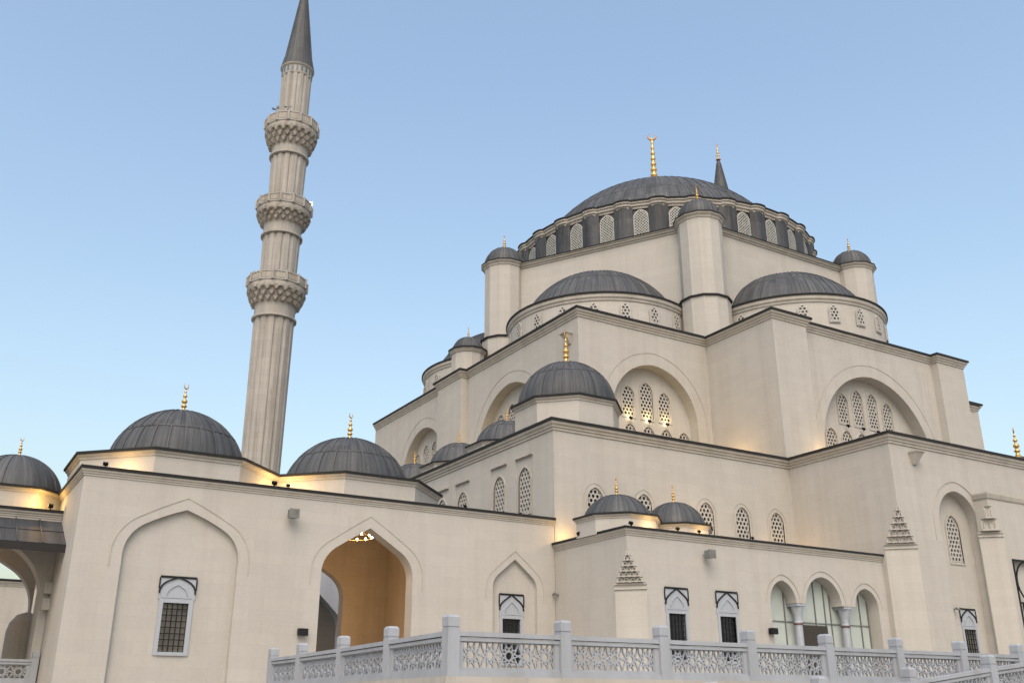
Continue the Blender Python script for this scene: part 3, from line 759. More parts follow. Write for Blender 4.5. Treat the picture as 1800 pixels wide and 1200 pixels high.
def half_dome(cx, cy, nrm, wins, wz=24.55):
    a0, a1 = R(nrm - 90), R(nrm + 90)
    d = MB(); d.lathe([(HD_R, UZ), (HD_R, 26.3)], 40, (cx, cy), a0, a1); dr = d.build('half_drum', STONE, hall)
    c = MB(); c.lathe([(HD_R - .02, 25.95), (HD_R + .07, 25.97), (HD_R + .1, 26.1), (HD_R + .2, 26.2), (HD_R + .22, 26.42), (HD_R - .2, 26.43)], 48, (cx, cy), a0, a1); c.build('drum_moulding', TRIM, dr, world=False)
    c = MB(); c.lathe([(HD_R + .2, 26.42), (HD_R + .30, 26.43), (HD_R + .30, 26.55), (5.3, 26.95)], 48, (cx, cy), a0, a1); c.build('drum_edge', LEADD, dr, world=False)
    dome(hall, cx, cy, 26.6, 5.95, 4.1, 30, (.4,), a0, a1, name='half_dome')
    for wa in wins:
        if abs((wa - nrm + 180) % 360 - 180) > 84: continue
        a = R(wa); px, py = cx + (HD_R + .02) * math.cos(a), cy + (HD_R + .02) * math.sin(a)
        lattice_window(hall, (px, py, wz), (-math.sin(a), math.cos(a)), .62, 1.2, 'hex', GLASSM, proud=True)
half_dome(XC, YC - HA * .866, -90, [-93 + 18.0 * k for k in range(-5, 6)])
half_dome(XC + HA * .866 * math.cos(R(-150)), YC + HA * .866 * math.sin(R(-150)), -150, [-93 - 18.3 * k for k in range(-1, 9)])
half_dome(XC + HA * .866 * math.cos(R(150)), YC + HA * .866 * math.sin(R(150)), 150, [150 + 18 * k for k in range(-4, 5)])
half_dome(XC + HA * .866 * math.cos(R(-30)), YC + HA * .866 * math.sin(R(-30)), -30, [])
# stair turret on the side pier
tm = MB(); o_ = octagon(33.45, 61.9, 2.5, 12)
for a, b in zip(o_, o_[1:] + o_[:1]): wall(tm, a, b, UZ, 25.55)
tu = tm.build('turret', STONE, hall)
c = MB(); sweep(c, o_, [(-.05, 25.3), (.05, 25.3), (.17, 25.5), (.2, 25.57), (-.05, 25.57)], True); c.build('turret_moulding', TRIM, tu, world=False)
c = MB(); sweep(c, o_, [(-.4, 25.575), (.27, 25.575), (.27, 25.68), (-.4, 25.75)], True); c.build('turret_edge', LEADD, tu, world=False)
dome(hall, 33.45, 61.9, 25.65, 1.22, 1.2, 14, (), fin=.95)

# ------------------- main drum and dome
DZ0, DZ1, DR = HZ + .05, 36.70, 13.1
d = MB(); d.lathe([(DR, DZ0), (DR, DZ1)], 120, (XC, YC), uscale=.5); dr = d.build('main_drum', LEADP, hall)
NB = 30; A0 = R(-100)
pr_m = MB()
for k in range(NB):
    a = A0 + 2 * math.pi * k / NB
    if True:   # lead clad pier halfway between two windows
        b_ = a + math.pi / NB; n = 6; vs = []; hw = R(3.35)
        prof = [(b_ - hw + 2 * hw * i / n, DR + .16 + .24 * math.sin(math.pi * i / n)) for i in range(n + 1)]
        for z in (DZ0, DZ1):
            for an, r_ in [(b_ - hw, DR - .05)] + prof + [(b_ + hw, DR - .05)]: vs.append((XC + r_ * math.cos(an), YC + r_ * math.sin(an), z))
        m_ = n + 3; pr_m.add(vs, [(i, i + 1, m_ + i + 1, m_ + i) for i in range(m_ - 1)], [[(k * 3 + i * .2, 0), (k * 3 + i * .2 + .2, 0), (k * 3 + i * .2 + .2, 1.4), (k * 3 + i * .2, 1.4)] for i in range(m_ - 1)])
    vis = ((math.degrees(a) + 180) % 360) - 180
    if -200 < vis < -50 or vis > 160:
        px, py = XC + (DR + .03) * math.cos(a), YC + (DR + .03) * math.sin(a)
        lattice_window(hall, (px, py, DZ0 + .45), (-math.sin(a), math.cos(a)), 1.12, 2.65, 'diag', GLASSM, proud=True)
pr_m.build('drum_piers', LEADP, hall)
# undulating cornice
def wavy(off, z): return [(DR + off + .25 * max(0, math.cos(NB * (an - A0 - math.pi / NB))) ** .45 if math.cos(NB * (an - A0 - math.pi / NB)) > 0 else DR + off, an, z) for an in [2 * math.pi * i / 360 for i in range(360)]]
def wavering(mb, specs):
    vs = []; n = 360
    for off, z in specs:
        for r_, an, zz in wavy(off, z): vs.append((XC + r_ * math.cos(an), YC + r_ * math.sin(an), zz))
    fs = [(j * n + i, j * n + (i + 1) % n, (j + 1) * n + (i + 1) % n, (j + 1) * n + i) for j in range(len(specs) - 1) for i in range(n)]
    mb.add(vs, fs)
c = MB(); wavering(c, [(-.1, DZ1 - .12), (.12, DZ1 - .1), (.14, DZ1 + .05), (.26, DZ1 + .1), (.28, DZ1 + .26), (.38, DZ1 + .32), (.38, DZ1 + .45), (-.1, DZ1 + .46)]); c.build('drum_cornice', TRIM, hall)
c = MB(); wavering(c, [(.36, DZ1 + .455), (.46, DZ1 + .455), (.46, DZ1 + .57), (-.6, DZ1 + .72)]); c.lathe([(13.0, DZ1 + .60), (11.7, DZ1 + .85)], 96, (XC, YC)); c.build('drum_edge', LEADD, hall)
dome(hall, XC, YC, DZ1 + .6, 11.8, 7.6, 72, (.3, .6), fin=None, wd=.07, hh=.05)
fo = [o for o in hall.children if o.name.startswith('dome')][-1]
finial(fo, XC, YC, DZ1 + 8.1, 7.75, rot=-.55, ws=.46)

# ================================================================== ARCADE PAVILION
pav = thing('courtyard_pavilion', 'long stone pavilion with an archway lit orange inside and two large lead domes', 'pavilion', (15, 40, TZ))
XW, XE, YW, YB, WZ = 4.84, 26.64, 40.0, 50.1, 8.62
pm = MB()
n1 = arch(4.5, 5.5, 7.4, .62, TZ - .2, cx=8.87 - XW, n=9)
n2 = arch(4.3, 5.3, 7.38, .62, TZ + .02, cx=16.85 - XW, n=9)
n3 = arch(2.45, 5.2, 6.56, .62, TZ + .02, cx=24.37 - XW, n=9)
Fp = wall(pm, (XW, YW), (XE, YW), GZ, WZ, [(n1, .22, False), (n2, .7, False), (n3, .22, False)])
for nn_, hol in ((n1, low_hole(8.90 - XW, 1.95, 1.42, .98, 1.83)[0]), (n3, low_hole(24.27 - XW, 1.85, 1.35, .98, 1.98)[0])):
    Fb = frame3((XW, YW + .22), (1, 0)); loops = [[Vector((a, z, 0)) for a, z in l] for l in (nn_, hol)]; flat = [v for l in loops for v in l]
    pm.add([Fb(v.x, v.y) for v in flat], [tuple(tt) for tt in tessellate_polygon(loops)])
low_window(pav, (8.90, YW + .22, 1.95), (1, 0), 1.42, .98, 1.83, .86); low_window(pav, (24.27, YW + .22, 1.85), (1, 0), 1.35, .98, 1.98, 1.0, GLASSD)
wall(pm, (XW, YB), (XW, YW), GZ, WZ)
back = arch(4.4, 5.3, 7.38, .62, TZ + .02, cx=XE - 17.3, n=9)
wall(pm, (XE, YB), (XW, YB), GZ, WZ, [(back, 0, False)])
pm.build('wall', STONE, pav)
for cx, w_, zs, za, gr in ((8.87, 4.5, 5.5, 7.4, .42), (16.85, 4.3, 5.3, 7.38, .46), (24.37, 2.45, 5.2, 6.56, .34)):
    bm_ = MB(); line_band(bm_, Fp, w_ + 2 * gr, zs, za + gr * 1.1, .62, cx - XW, 9, .045, .022, .5); bm_.build('arch_band', TRIM, pav)
rp = MB(); rp.quad((XW, YW, WZ + .01), (XE, YW, WZ + .01), (XE, YB, WZ + .01), (XW, YB, WZ + .01)); rp.build('roof', ROOF, pav)
cornice(pav, [(XW, YB), (XW, YW), (XE, YW)], WZ, s=.5, edge=.12)
# room behind the archway
rm = MB(); xa, xb, ya, yb = 13.0, 21.9, YW + .7, 49.5
rm.quad((xa, ya, TZ + .01), (xb, ya, TZ + .01), (xb, yb, TZ + .01), (xa, yb, TZ + .01))
rm.quad((xa, yb, 8.45), (xb, yb, 8.45), (xb, ya, 8.45), (xa, ya, 8.45))
rm.quad((xb, ya, TZ), (xb, yb, TZ), (xb, yb, 8.45), (xb, ya, 8.45)); rm.quad((xa, yb, TZ), (xa, ya, TZ), (xa, ya, 8.45), (xa, yb, 8.45))
bh = arch(4.4, 5.3, 7.38, .62, TZ + .02, cx=xb - 17.3, n=9)
wall(rm, (xa, yb), (xb, yb), TZ, 8.45, [(arch(4.4, 5.3, 7.38, .62, TZ + .02, cx=17.3 - xa, n=9), .6, False)])
wall(rm, (xb, ya), (xa, ya), TZ, 8.45, [(arch(4.34, 5.3, 7.4, .62, TZ + .02, cx=xb - 16.85, n=9), 0, False)])
rm.build('passage', PLAST, pav)
plinth_dome(pav, 9.32, 45.3, 8.6, WZ, 9.92, 3.06, 2.92, 26, (.42,), 1.5, .62, .11, .06, .04)
plinth_dome(pav, 17.68, 45.3, 8.55, WZ, 9.92, 3.18, 2.75, 26, (.42,), 1.5, .62, .11, .06, .04)
# chandelier
chn = thing('chandelier', 'ring chandelier of small glowing warm bulbs hanging inside the orange lit archway', 'chandelier', (17.5, 43.4, 7.5))
m = MB()
for i in range(24):
    a, b = 2 * math.pi * i / 24, 2 * math.pi * (i + 1) / 24
    m.tube((.85 * math.cos(a), .85 * math.sin(a), 0), (.85 * math.cos(b), .85 * math.sin(b), 0), .012, n=6)
for a in (0, 1.57, 3.14, 4.71): m.tube((.85 * math.cos(a), .85 * math.sin(a), 0), (0, 0, .6), .01, n=5)
m.tube((0, 0, .6), (0, 0, .9), .015, n=6); m.build('ring', GOLD, chn, world=False)
for i in range(12):
    a = 2 * math.pi * i / 12; b = MB()
    b.lathe([(.001, -.07), (.035, -.05), (.042, 0), (.032, .04), (.015, .05)], 8, (.85 * math.cos(a), .85 * math.sin(a))); b.v = [(x, y, z + .05) for x, y, z in b.v]
    b.build('bulb', BULB, chn, world=False)
lamp_light(17.3, 43.6, 7.0, 120, (1, .62, .30), .4)
lamp_light(18.5, 46.8, 3.2, 50, (1, .62, .30), .5)
lamp_light(1.5, 48.5, 5.5, 30, (1, .62, .30), .5)  # dim fill added to warm the gallery interior, no fixture modelled there
# courtyard arcade wall seen through the passage
cw = thing('courtyard_arcade', 'pale arcade wall with a pointed arch seen through the lit passage', 'arcade', (20, 57, TZ))
m = MB(); wall(m, (12, 57), (30, 57), GZ, 7.6, [(arch(3.6, 4.4, 6.6, .7, TZ + .02, cx=8.6, n=8), .8, False), (arch(3.6, 4.4, 6.6, .7, TZ + .02, cx=13.4, n=8), .8, False), (arch(3.6, 4.4, 6.6, .7, TZ + .02, cx=3.8, n=8), .8, False)])
m.build('wall', WMARB, cw); m = MB(); m.quad((12, 61, GZ), (30, 61, GZ), (30, 61, 7.5), (12, 61, 7.5)); m.quad((12, 57.8, 7.55), (30, 57.8, 7.55), (30, 61, 7.5), (12, 61, 7.5)); m.build('rear_wall', MINST, cw)

# ================================================================== COLONNADE GALLERY at the left edge
gal = thing('courtyard_gallery', 'shaded gallery at the left edge with a sloping lead eave over a wide arch', 'gallery', (0, 44.8, .82))
GW = 44.85; GZT = 7.62
m = MB(); w6 = 6.3
wall(m, (-15, GW), (XW - .01, GW), GZ, GZT, [(arch(w6, 4.0, 6.55, .8, .84, cx=15 + 1.35, n=10), 1.1, False), (arch(w6, 4.0, 6.55, .8, .84, cx=15 - 6.3, n=10), 1.1, False)])
wall(m, (XW - .01, GW + 1.1), (-15, GW + 1.1), GZ, GZT, [(arch(w6, 4.0, 6.55, .8, .84, cx=XW - 1.36, n=10), 0, False), (arch(w6, 4.0, 6.55, .8, .84, cx=XW + 6.3, n=10), 0, False)])
wall(m, (-15, 51), (XW - .01, 51), GZ, GZT, [(arch(6.0, 4.2, 7.15, .7, .84, cx=15 + 1.75, n=10), .8, False), (arch(5.3, 4.6, 7.15, .7, .84, cx=15 - 6.3, n=10), .8, False)])
wall(m, (XW - .01, 51.8), (-15, 51.8), GZ, GZT, [(arch(6.0, 4.2, 7.15, .7, .84, cx=XW - 1.76, n=10), 0, False), (arch(5.3, 4.6, 7.15, .7, .84, cx=XW + 6.3, n=10), 0, False)])
m.build('wall', STONE, gal)
rp = MB(); rp.quad((-15, GW, GZT + .01), (XW, GW, GZT + .01), (XW, 51.8, GZT + .01), (-15, 51.8, GZT + .01)); rp.quad((-15, 51.8, GZT - .3), (XW, 51.8, GZT - .3), (XW, GW, GZT - .3), (-15, GW, GZT - .3)); rp.build('roof', ROOF, gal)
cornice(gal, [(-15, GW), (XW - .02, GW)], GZT, s=.5, edge=.11)
# eave
ev = MB(); n = 22; vs = []; fs = []; uv = []
for i in range(n + 1):
    x = -15 + (XW + .05 + 15) * i / n
    vs += [(x, GW - .01, 7.28), (x, 42.1, 5.98)]
for i in range(n): fs.append((i * 2 + 1, i * 2 + 3, i * 2 + 2, i * 2)); uv.append([(i, 0), (i + 1, 0), (i + 1, 1.4), (i, 1.4)])
ev.add(vs, fs, uv)
for i in range(n + 1):
    x = -15 + (XW + .05 + 15) * i / n; ev.bar((x, GW - .01, 7.29), (x, 42.1, 5.99), .05, .06, (0, -.42, .9))
    ev.bar((x, 43.5 , 6.66), (x + .9, 43.5, 6.66), .02, .03, (0, -.42, .9))
eo = ev.build('eave', LEADP, gal)
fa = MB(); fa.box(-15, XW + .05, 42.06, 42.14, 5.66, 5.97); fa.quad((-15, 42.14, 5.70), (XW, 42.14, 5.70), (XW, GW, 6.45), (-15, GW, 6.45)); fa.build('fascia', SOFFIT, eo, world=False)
# corbels under the eave against the pavilion side
kb = MB()
for y, z in ((44.3, 3.65), (44.45, 4.3)): kb.box(XW - .28, XW - .002, y, y + .3, z, z + .45)
kb.build('corbel', STONE, gal)
pr_ = MB(); pr_.lathe([(.8, .84), (.8, 3.2), (.7, 3.6), (.45, 3.95), (.01, 4.1)], 20, (4.75, 51.4)); pr_.build('pier', STONE, gal)
plinth_dome(gal, 2.95, 47.5, 4.2, GZT, 8.66, 2.02, 1.75, 20, (), .9, .5, .1)

# far wing seen through the gallery arch
far = thing('far_courtyard_wing', 'distant pale courtyard wing seen through the gallery arch at the left edge', 'building', (0, 72, TZ))
m = MB(); wall(m, (-30, 72), (16, 72), GZ, 7.6); wall(m, (16, 72), (16, 80), GZ, 7.6); m.build('wall', TRIM, far)
cornice(far, [(-30, 72), (16, 72)], 7.6, s=.6)
m = MB(); m.quad((-30, 72, 7.62), (16, 72, 7.62), (16, 80, 7.62), (-30, 80, 7.62)); m.build('roof', ROOF, far)

# ================================================================== MINARETS
def minaret(x, y, label, rk=1.0, dz=0):
    t = thing('minaret', label, 'minaret', (x, y, GZ), 0, 'tall pencil minarets with dark cones')
    def shaft(z0, z1, r0, r1, name='shaft'):
        m = MB(); nf = 14; ns = 6; rings = []
        for z, r_ in ((z0, r0), (z1, r1)):
            ring = []
            for i in range(nf):
                for j in range(ns):
                    a = 2 * math.pi * (i + j / ns) / nf; q = j / ns
                    rr = r_ * (1.0 if 0.17 < q < .84 else .945)
                    if q == 0: rr = r_ * .93
                    ring.append((x + rr * math.cos(a), y + rr * math.sin(a), z + dz))
            rings.append(ring)
        k = nf * ns; m.add(rings[0] + rings[1], [(i, (i + 1) % k, k + (i + 1) % k, k + i) for i in range(k)])
        return m.build(name, MINST, t)
    def balcony(zr, zn, zp, zt, rs, rb):
        """ring, plain neck, stalactite corbels, parapet"""
        zf = zp - .62
        m = MB(); m.lathe([(rs, zr - .2 + dz), (rs + .22, zr - .12 + dz), (rs + .22, zr + .06 + dz), (rs + .02, zr + .14 + dz), (rs + .04, zn + dz), (rs + .30, zn + (zf - zn) * .4 + dz), (rb - .3, zf - .1 + dz), (rb - .02, zf + dz), (rb - .02, zp - .06 + dz), (rb + .05, zp + dz)], 32, (x, y))
        b = m.build('balcony', MINST, t)
        q = MB(); rows = 3
        for k in range(rows):
            f = (k + .2) / rows; z0 = zn + (zf - zn) * f; z1 = zn + (zf - zn) * (f + .8 / rows); r_ = rs + .12 + (rb - rs - .1) * ((k + 1) / rows) ** .6
            n_ = 20
            for i in range(n_):
                a = 2 * math.pi * (i + (k % 2) * .5) / n_; ca, sa = math.cos(a), math.sin(a); hw = math.pi * r_ / n_ * .62
                P = lambda rr, s_, z: (x + rr * ca - sa * s_, y + rr * sa + ca * s_, z + dz)
                q.add([P(r_ - .5, -hw, z0 + .1), P(r_ - .5, hw, z0 + .1), P(r_ - .12, 0, z0), P(r_, -hw, z1), P(r_, hw, z1), P(r_ - .5, -hw, z1), P(r_ - .5, hw, z1)],
                      [(0, 2, 1), (0, 3, 2), (3, 4, 2), (4, 1, 2), (3, 5, 6, 4), (0, 5, 3), (1, 4, 6)])
        for i in range(28):                     # frieze of flat niche shapes, the hollows' shade put into a darker stone colour
            a = 2 * math.pi * (i + .5) / 28; ca, sa = math.cos(a), math.sin(a); hw = math.pi * rb / 28 * .6
            P = lambda s_, z: (x + (rb + .012) * ca - sa * s_, y + (rb + .012) * sa + ca * s_, z + dz)
            q.add([P(-hw, zf + .12), P(hw, zf + .12), P(hw, zp - .3), P(0, zp - .16), P(-hw, zp - .3)], [(0, 1, 2, 3, 4)])
        q.build('muqarnas', ORN, b, world=False)
        pm_ = MB(); n_ = 14; oc = octagon(x, y, rb * 2, n_)
        sweep(pm_, oc, [(-.12, zp + dz), (.04, zp + dz), (.04, zp + .14 + dz), (-.02, zp + .15 + dz), (-.02, zt - .14 + dz), (.04, zt - .13 + dz), (.04, zt + dz), (-.12, zt + dz)], True)
        for px, py in oc: pm_.lathe([(.13, zp + dz), (.13, zt + .04 + dz)], 6, (px, py))
        pp = pm_.build('parapet', MINST, b, world=False)
        pn = MB()
        for a_, b_ in zip(oc, oc[1:] + oc[:1]):
            ax, ay = a_; bx, by = b_; pn.quad(*[(ax + (bx - ax) * f * 1.0 + (ax - x) * .008, ay + (by - ay) * f + (ay - y) * .008, z + dz) for f, z in ((.14, zp + .2), (.86, zp + .2), (.86, zt - .2), (.14, zt - .2))])
        pn.build('parapet_panel', ORN, b, world=False)
        fl = MB(); fl.add([(px, py, zp + .1 + dz) for px, py in oc], [tuple(range(n_))]); fl.build('balcony_floor', MINST, b, world=False)
    shaft(GZ, 34.9, 1.62, 1.93)
    balcony(35.0, 36.2, 38.25, 39.2, 1.93, 2.82)
    shaft(38.3, 43.7, 1.74, 1.84)
    balcony(43.9, 45.0, 46.75, 47.7, 1.84, 2.68)
    shaft(46.8, 52.8, 1.68, 1.80)
    balcony(53.0, 53.9, 56.15, 57.2, 1.80, 2.68)
    shaft(56.2, 62.9, 1.52, 1.56)
    m = MB(); m.lathe([(1.56, 62.8 + dz), (1.6, 62.9 + dz), (1.6, 63.7 + dz), (1.74, 63.85 + dz), (1.78, 64.0 + dz), (.5, 64.05 + dz)], 32, (x, y)); nk = m.build('neck', MINST, t)
    v = MB()
    for i in range(20):
        a = 2 * math.pi * i / 20; v.obox((x + 1.6 * math.cos(a), y + 1.6 * math.sin(a), 63.35 + dz), (-math.sin(a), math.cos(a), 0), (0, 0, 1), (math.cos(a), math.sin(a), 0), .2, .55, .06)
    v.build('slot', plain('blue_slot', (.06, .10, .13), .5), nk, world=False)
    c = MB(); pr = [(a * rk, z) for a, z in ((1.80, 64.0), (1.72, 64.2), (1.42, 65.6), (.22, 75.2), (.10, 75.8))]
    c.lathe([(a, z + dz) for a, z in pr], 24, (x, y), uscale=1); rb_ = MB()
    for i in range(16):
        a = 2 * math.pi * i / 16
        for (r0, z0), (r1, z1) in zip(pr[1:-2], pr[2:-1]): rb_.bar((x + r0 * math.cos(a), y + r0 * math.sin(a), z0 + dz), (x + r1 * math.cos(a), y + r1 * math.sin(a), z1 + dz), .05, .07, (math.cos(a), math.sin(a), .12))
    cn = c.build('cone', LEAD, t, smooth=False); rb_.build('standing_seams', LEAD, cn, world=False)
    finial(cn, x, y, 75.7 + dz, 3.2, rot=-.5, ws=.7)
    return t
mn = minaret(25.2, 86.4, 'tall fluted beige minaret with three stalactite balconies behind the two pavilion domes')
minaret(90.5, 90.5, 'distant minaret of which only the dark cone tip shows above the main dome', 1.35)

# ================================================================== BALUSTRADES
_pan = {}
def star_panel(W, H):
    key = (round(W, 2), round(H, 2))
    if key in _pan: return _pan[key]
    m = MB(); ap = .205; rows = max(1, round(H / (ap * 1.732 * 1.0))); cell = ap * 2
    def seg(a, b):
        t0, t1 = 0.0, 1.0                      # clip to the panel
        for k_, lim in ((0, W), (1, H)):
            d_ = b[k_] - a[k_]
            if abs(d_) < 1e-9:
                if not 0 < a[k_] < lim: return
                continue
            u0, u1 = sorted(((0 - a[k_]) / d_, (lim - a[k_]) / d_)); t0, t1 = max(t0, u0), min(t1, u1)
        if t1 - t0 > .02: m.bar((a[0] + (b[0] - a[0]) * t0, 0, a[1] + (b[1] - a[1]) * t0), (a[0] + (b[0] - a[0]) * t1, 0, a[1] + (b[1] - a[1]) * t1), .025, .045, (0, -1, 0))
    nr = max(1, round(W / .53)); sp = W / nr; ro, ri = sp * .5, sp * .20; zc = H / 2
    for k_ in range(nr):
        cxr = sp * (k_ + .5); ky = (H / 2) / ro * .80
        I = [(cxr + ri * math.cos(R(36 * i_)), zc + ri * math.sin(R(36 * i_))) for i_ in range(10)]
        M_ = [(cxr + ro * .62 * math.cos(R(36 * i_ + 18)), zc + ro * .62 * ky * math.sin(R(36 * i_ + 18))) for i_ in range(10)]
        O = [(cxr + ro * math.cos(R(36 * i_)), zc + ro * ky * math.sin(R(36 * i_))) for i_ in range(10)]
        for i_ in range(10):
            seg(I[i_], I[(i_ + 1) % 10]); seg(I[i_], M_[i_]); seg(I[(i_ + 1) % 10], M_[i_]); seg(M_[i_], O[i_]); seg(M_[i_], O[(i_ + 1) % 10])
            o = O[i_]
            if i_ in (1, 2, 3, 4): seg(o, (o[0] + (o[0] - cxr) * .25, H + .01))
            if i_ in (6, 7, 8, 9): seg(o, (o[0] + (o[0] - cxr) * .25, -.01))
    for a, b in (((0, 0), (W, 0)), ((0, H), (W, H)), ((0, 0), (0, H)), ((W, 0), (W, H))): m.bar((a[0], 0, a[1]), (b[0], 0, b[1]), .05, .08, (0, -1, 0))
    me = bpy.data.meshes.new('lattice_panel'); me.from_pydata(m.v, [], m.f); me.materials.append(MARBLE); _pan[key] = me
    return me
def balustrade(label, pts, H=1.25, post=.17, base=None, first=True, group='carved marble balustrades'):
    t = thing('balustrade', label, 'balustrade', pts[0], 0, group)
    pmesh = MB(); p = post
    p = post * .86; pmesh.box(-p, p, -p, p, 0, H - .27); pmesh.box(-p * .9, p * .9, -p * .9, p * .9, H - .27, H - .245)
    pmesh.box(-p, p, -p, p, H - .245, H - .05)
    q = p; pmesh.add([(-q, -q, H - .05), (q, -q, H - .05), (q, q, H - .05), (-q, q, H - .05), (-q * .7, -q * .7, H), (q * .7, -q * .7, H), (q * .7, q * .7, H), (-q * .7, q * .7, H)], [(0, 1, 5, 4), (1, 2, 6, 5), (2, 3, 7, 6), (3, 0, 4, 7), (4, 5, 6, 7)])
    me = bpy.data.meshes.new('post'); me.from_pydata(pmesh.v, [], pmesh.f); me.materials.append(MARBLE)
    off = Vector(pts[0])
    for i, q in enumerate(pts):
        o = bpy.data.objects.new('post', me); col.objects.link(o); o.parent = t; o.location = Vector(q) - off
        if i == len(pts) - 1: break
        a, b = Vector(q), Vector(pts[i + 1]); d = b - a; L = Vector((d.x, d.y)).length - 2 * p; u = Vector((d.x, d.y, 0)).normalized()
        slope = d.z / max(.01, Vector((d.x, d.y)).length)
        st = a - off + u * p
        ang = math.atan2(u.y, u.x)
        def sheared(me_src, name):
            me2 = me_src
            if abs(slope) > .001:
                me2 = me_src.copy()
                for v in me2.vertices: v.co.z += slope * (v.co.x + (0 if name == 'r' else 0))
            return me2
        r = MB(); zt = H - .34
        r.box(0, L, -.12, .12, zt - .10, zt); r.box(0, L, -.09, .09, zt - .20, zt - .12)
        r.box(0, L, -.13, .13, .0, .12); r.box(0, L, -.09, .09, .12, .17)
        r.box(0, .12, -.06, .06, .17, zt - .2); r.box(L - .12, L, -.06, .06, .17, zt - .2)
        mr = bpy.data.meshes.new('rail'); mr.from_pydata(r.v, [], r.f); mr.materials.append(MARBLE)
        for v in mr.vertices: v.co.z += slope * v.co.x
        o = bpy.data.objects.new('rail', mr); col.objects.link(o); o.parent = t; o.location = st; o.rotation_euler = (0, 0, ang)
        pn = star_panel(L - .24, zt - .37)
        if abs(slope) > .001:
            pn = pn.copy()
            for v in pn.vertices: v.co.z += slope * (v.co.x + .12)
        o = bpy.data.objects.new('lattice_panel', pn); col.objects.link(o); o.parent = t; o.location = st + u * .12 + Vector((0, 0, .17)); o.rotation_euler = (0, 0, ang)
    return t
BZ = TZ + .142
pts = [(x, y, BZ) for x, y in ((10.98, 33.97), (10.92, 30.95), (10.74, 27.03), (10.44, 23.10))] + [(10.19 + 2.93 * k, 19.42, BZ) for k in range(0, 13)]
balustrade('long grey marble balustrade turning a corner along the terrace edge in front of the walls', pts, 1.87 - BZ)
balustrade('short marble balustrade across the shaded gallery arch at the far left', [(-4.2, 44.5, .83), (-1.2, 44.5, .83), (1.8, 44.5, .83), (4.66, 44.5, .83)], 1.25, .15)
balustrade('lower marble balustrade rising along the ramp at the bottom right corner', [(16.3, 18.0, -.72), (19.9, 18.0, -.55), (23.4, 18.0, -.27), (27.0, 18.0, .14), (30.6, 18.0, .5)], 1.25, .17)
rmp = MB(); rmp.add([(13, 17.85, GZ + .01), (34, 17.85, GZ + .01), (34, 19.2, GZ + .01), (13, 19.2, GZ + .01), (13, 17.85, -1.0), (34, 17.85, .8), (34, 19.2, .8), (13, 19.2, -1.0)], [(0, 1, 5, 4), (4, 5, 6, 7), (1, 2, 6, 5), (0, 4, 7, 3)])
for v in range(len(rmp.v)): pass
rmp.v = [(x, y, z if z < -1.5 else {13: -.95, 34: .66}[x]) for x, y, z in rmp.v]
struct(rmp.build('ramp', STONE))

# ================================================================== SMALL FITTINGS
FG = 'small black floodlights along the roof edges'
def fl(x, y, z, rz, label, **k):
    k['s'] = k.get('s', 1) * .55
    return flood(x, y, z, rz, label, FG, **k)
fl(5.55, 40.0, WZ + .13, 0, 'black floodlight at the left end of the pavilion roof edge, below the larger left dome', s=1.0)
fl(12.35, 40.0, WZ + .13, 0, 'wide black floodlight on the pavilion roof edge below the dip between the two big domes', s=1.1)
fl(12.95, 40.0, WZ + .13, 0, 'small black floodlight just right of the dip between the two big domes', s=.8)
fl(21.6, 40.0, WZ + .13, 0, 'black floodlight on the pavilion roof edge right of the second dome', s=.7)
fl(4.3, 44.75, GZT + .13, 0, 'black floodlight glowing yellow onto the small left dome base', s=1.1, lit=BULB)
fl(26.9, 34.2, ZA + .12, 0, 'black floodlight on the corner of the annex roof', s=1.0)
fl(29.6, 34.2, ZA + .12, 0, 'black floodlight on the annex roof edge between its two little domes', s=.9)
fl(30.9, 34.2, ZA + .12, 0, 'small black floodlight right of the second little dome', s=.8)
fl(34.3, 34.2, ZA + .12, 0, 'small black floodlight on the annex roof edge under the third lattice window', s=.7)
fl(26.4, 37.6, ZA + .12, -1.57, 'lit floodlight on the annex side roof edge glowing on the hall wall', s=.9, lit=BULB)
fl(40.9, 38.9, ZA + .05, 0, 'lit floodlight at the foot of the rightmost lattice window above the annex', s=.9, lit=BULB)
fl(26.35, 42.75, 9.2, -1.57, 'black floodlight at the foot of the nearest tall side window', s=1.1)
for x, y, nm in ((37.0, 46.45, 'left'), (38.5, 46.45, 'middle'), (39.98, 46.45, 'right')):
    fl(x, y + .12, 16.98, 0, 'floodlight lit under the %s tall lattice window of the inner gable arch' % nm, s=1.1, lit=BULBW)
    lamp_light(x, y + .12, 17.5, 5.5, (1, .72, .25), .08)
for x, nm in ((50.65, 'first'), (52.13, 'second'), (53.61, 'third'), (55.09, 'fourth')):
    fl(x, 40.98, 17.1, 0, 'unlit black floodlight under the %s tall window from the left in the widest gable arch' % nm, s=1.1)
def wall_lamp(x, y, z, label, s=.85):
    t = thing('wall_floodlight', label, 'floodlight', (x, y, z), 0, 'grey box floodlights on the walls')
    b = MB(); b.box(-.05, .05, -.25, 0, -.04, .04); b.build('arm', CASE, t, world=False)
    h = MB(); h.box(-.22 * s, .22 * s, -.55, -.22, -.2 * s, .2 * s); h.box(-.25 * s, .25 * s, -.58, -.53, -.23 * s, .23 * s); h.build('housing', CASE, t, world=False)
    g_ = MB(); g_.box(-.19 * s, .19 * s, -.585, -.575, -.17 * s, .17 * s); g_.build('lens', GLASSM, t, world=False)
wall_lamp(13.15, 40, 7.6, 'grey box floodlight high on the pavilion wall between niche and open archway')
wall_lamp(31.15, 34.25, 6.55, 'grey box floodlight on the annex wall above and between its two windows')
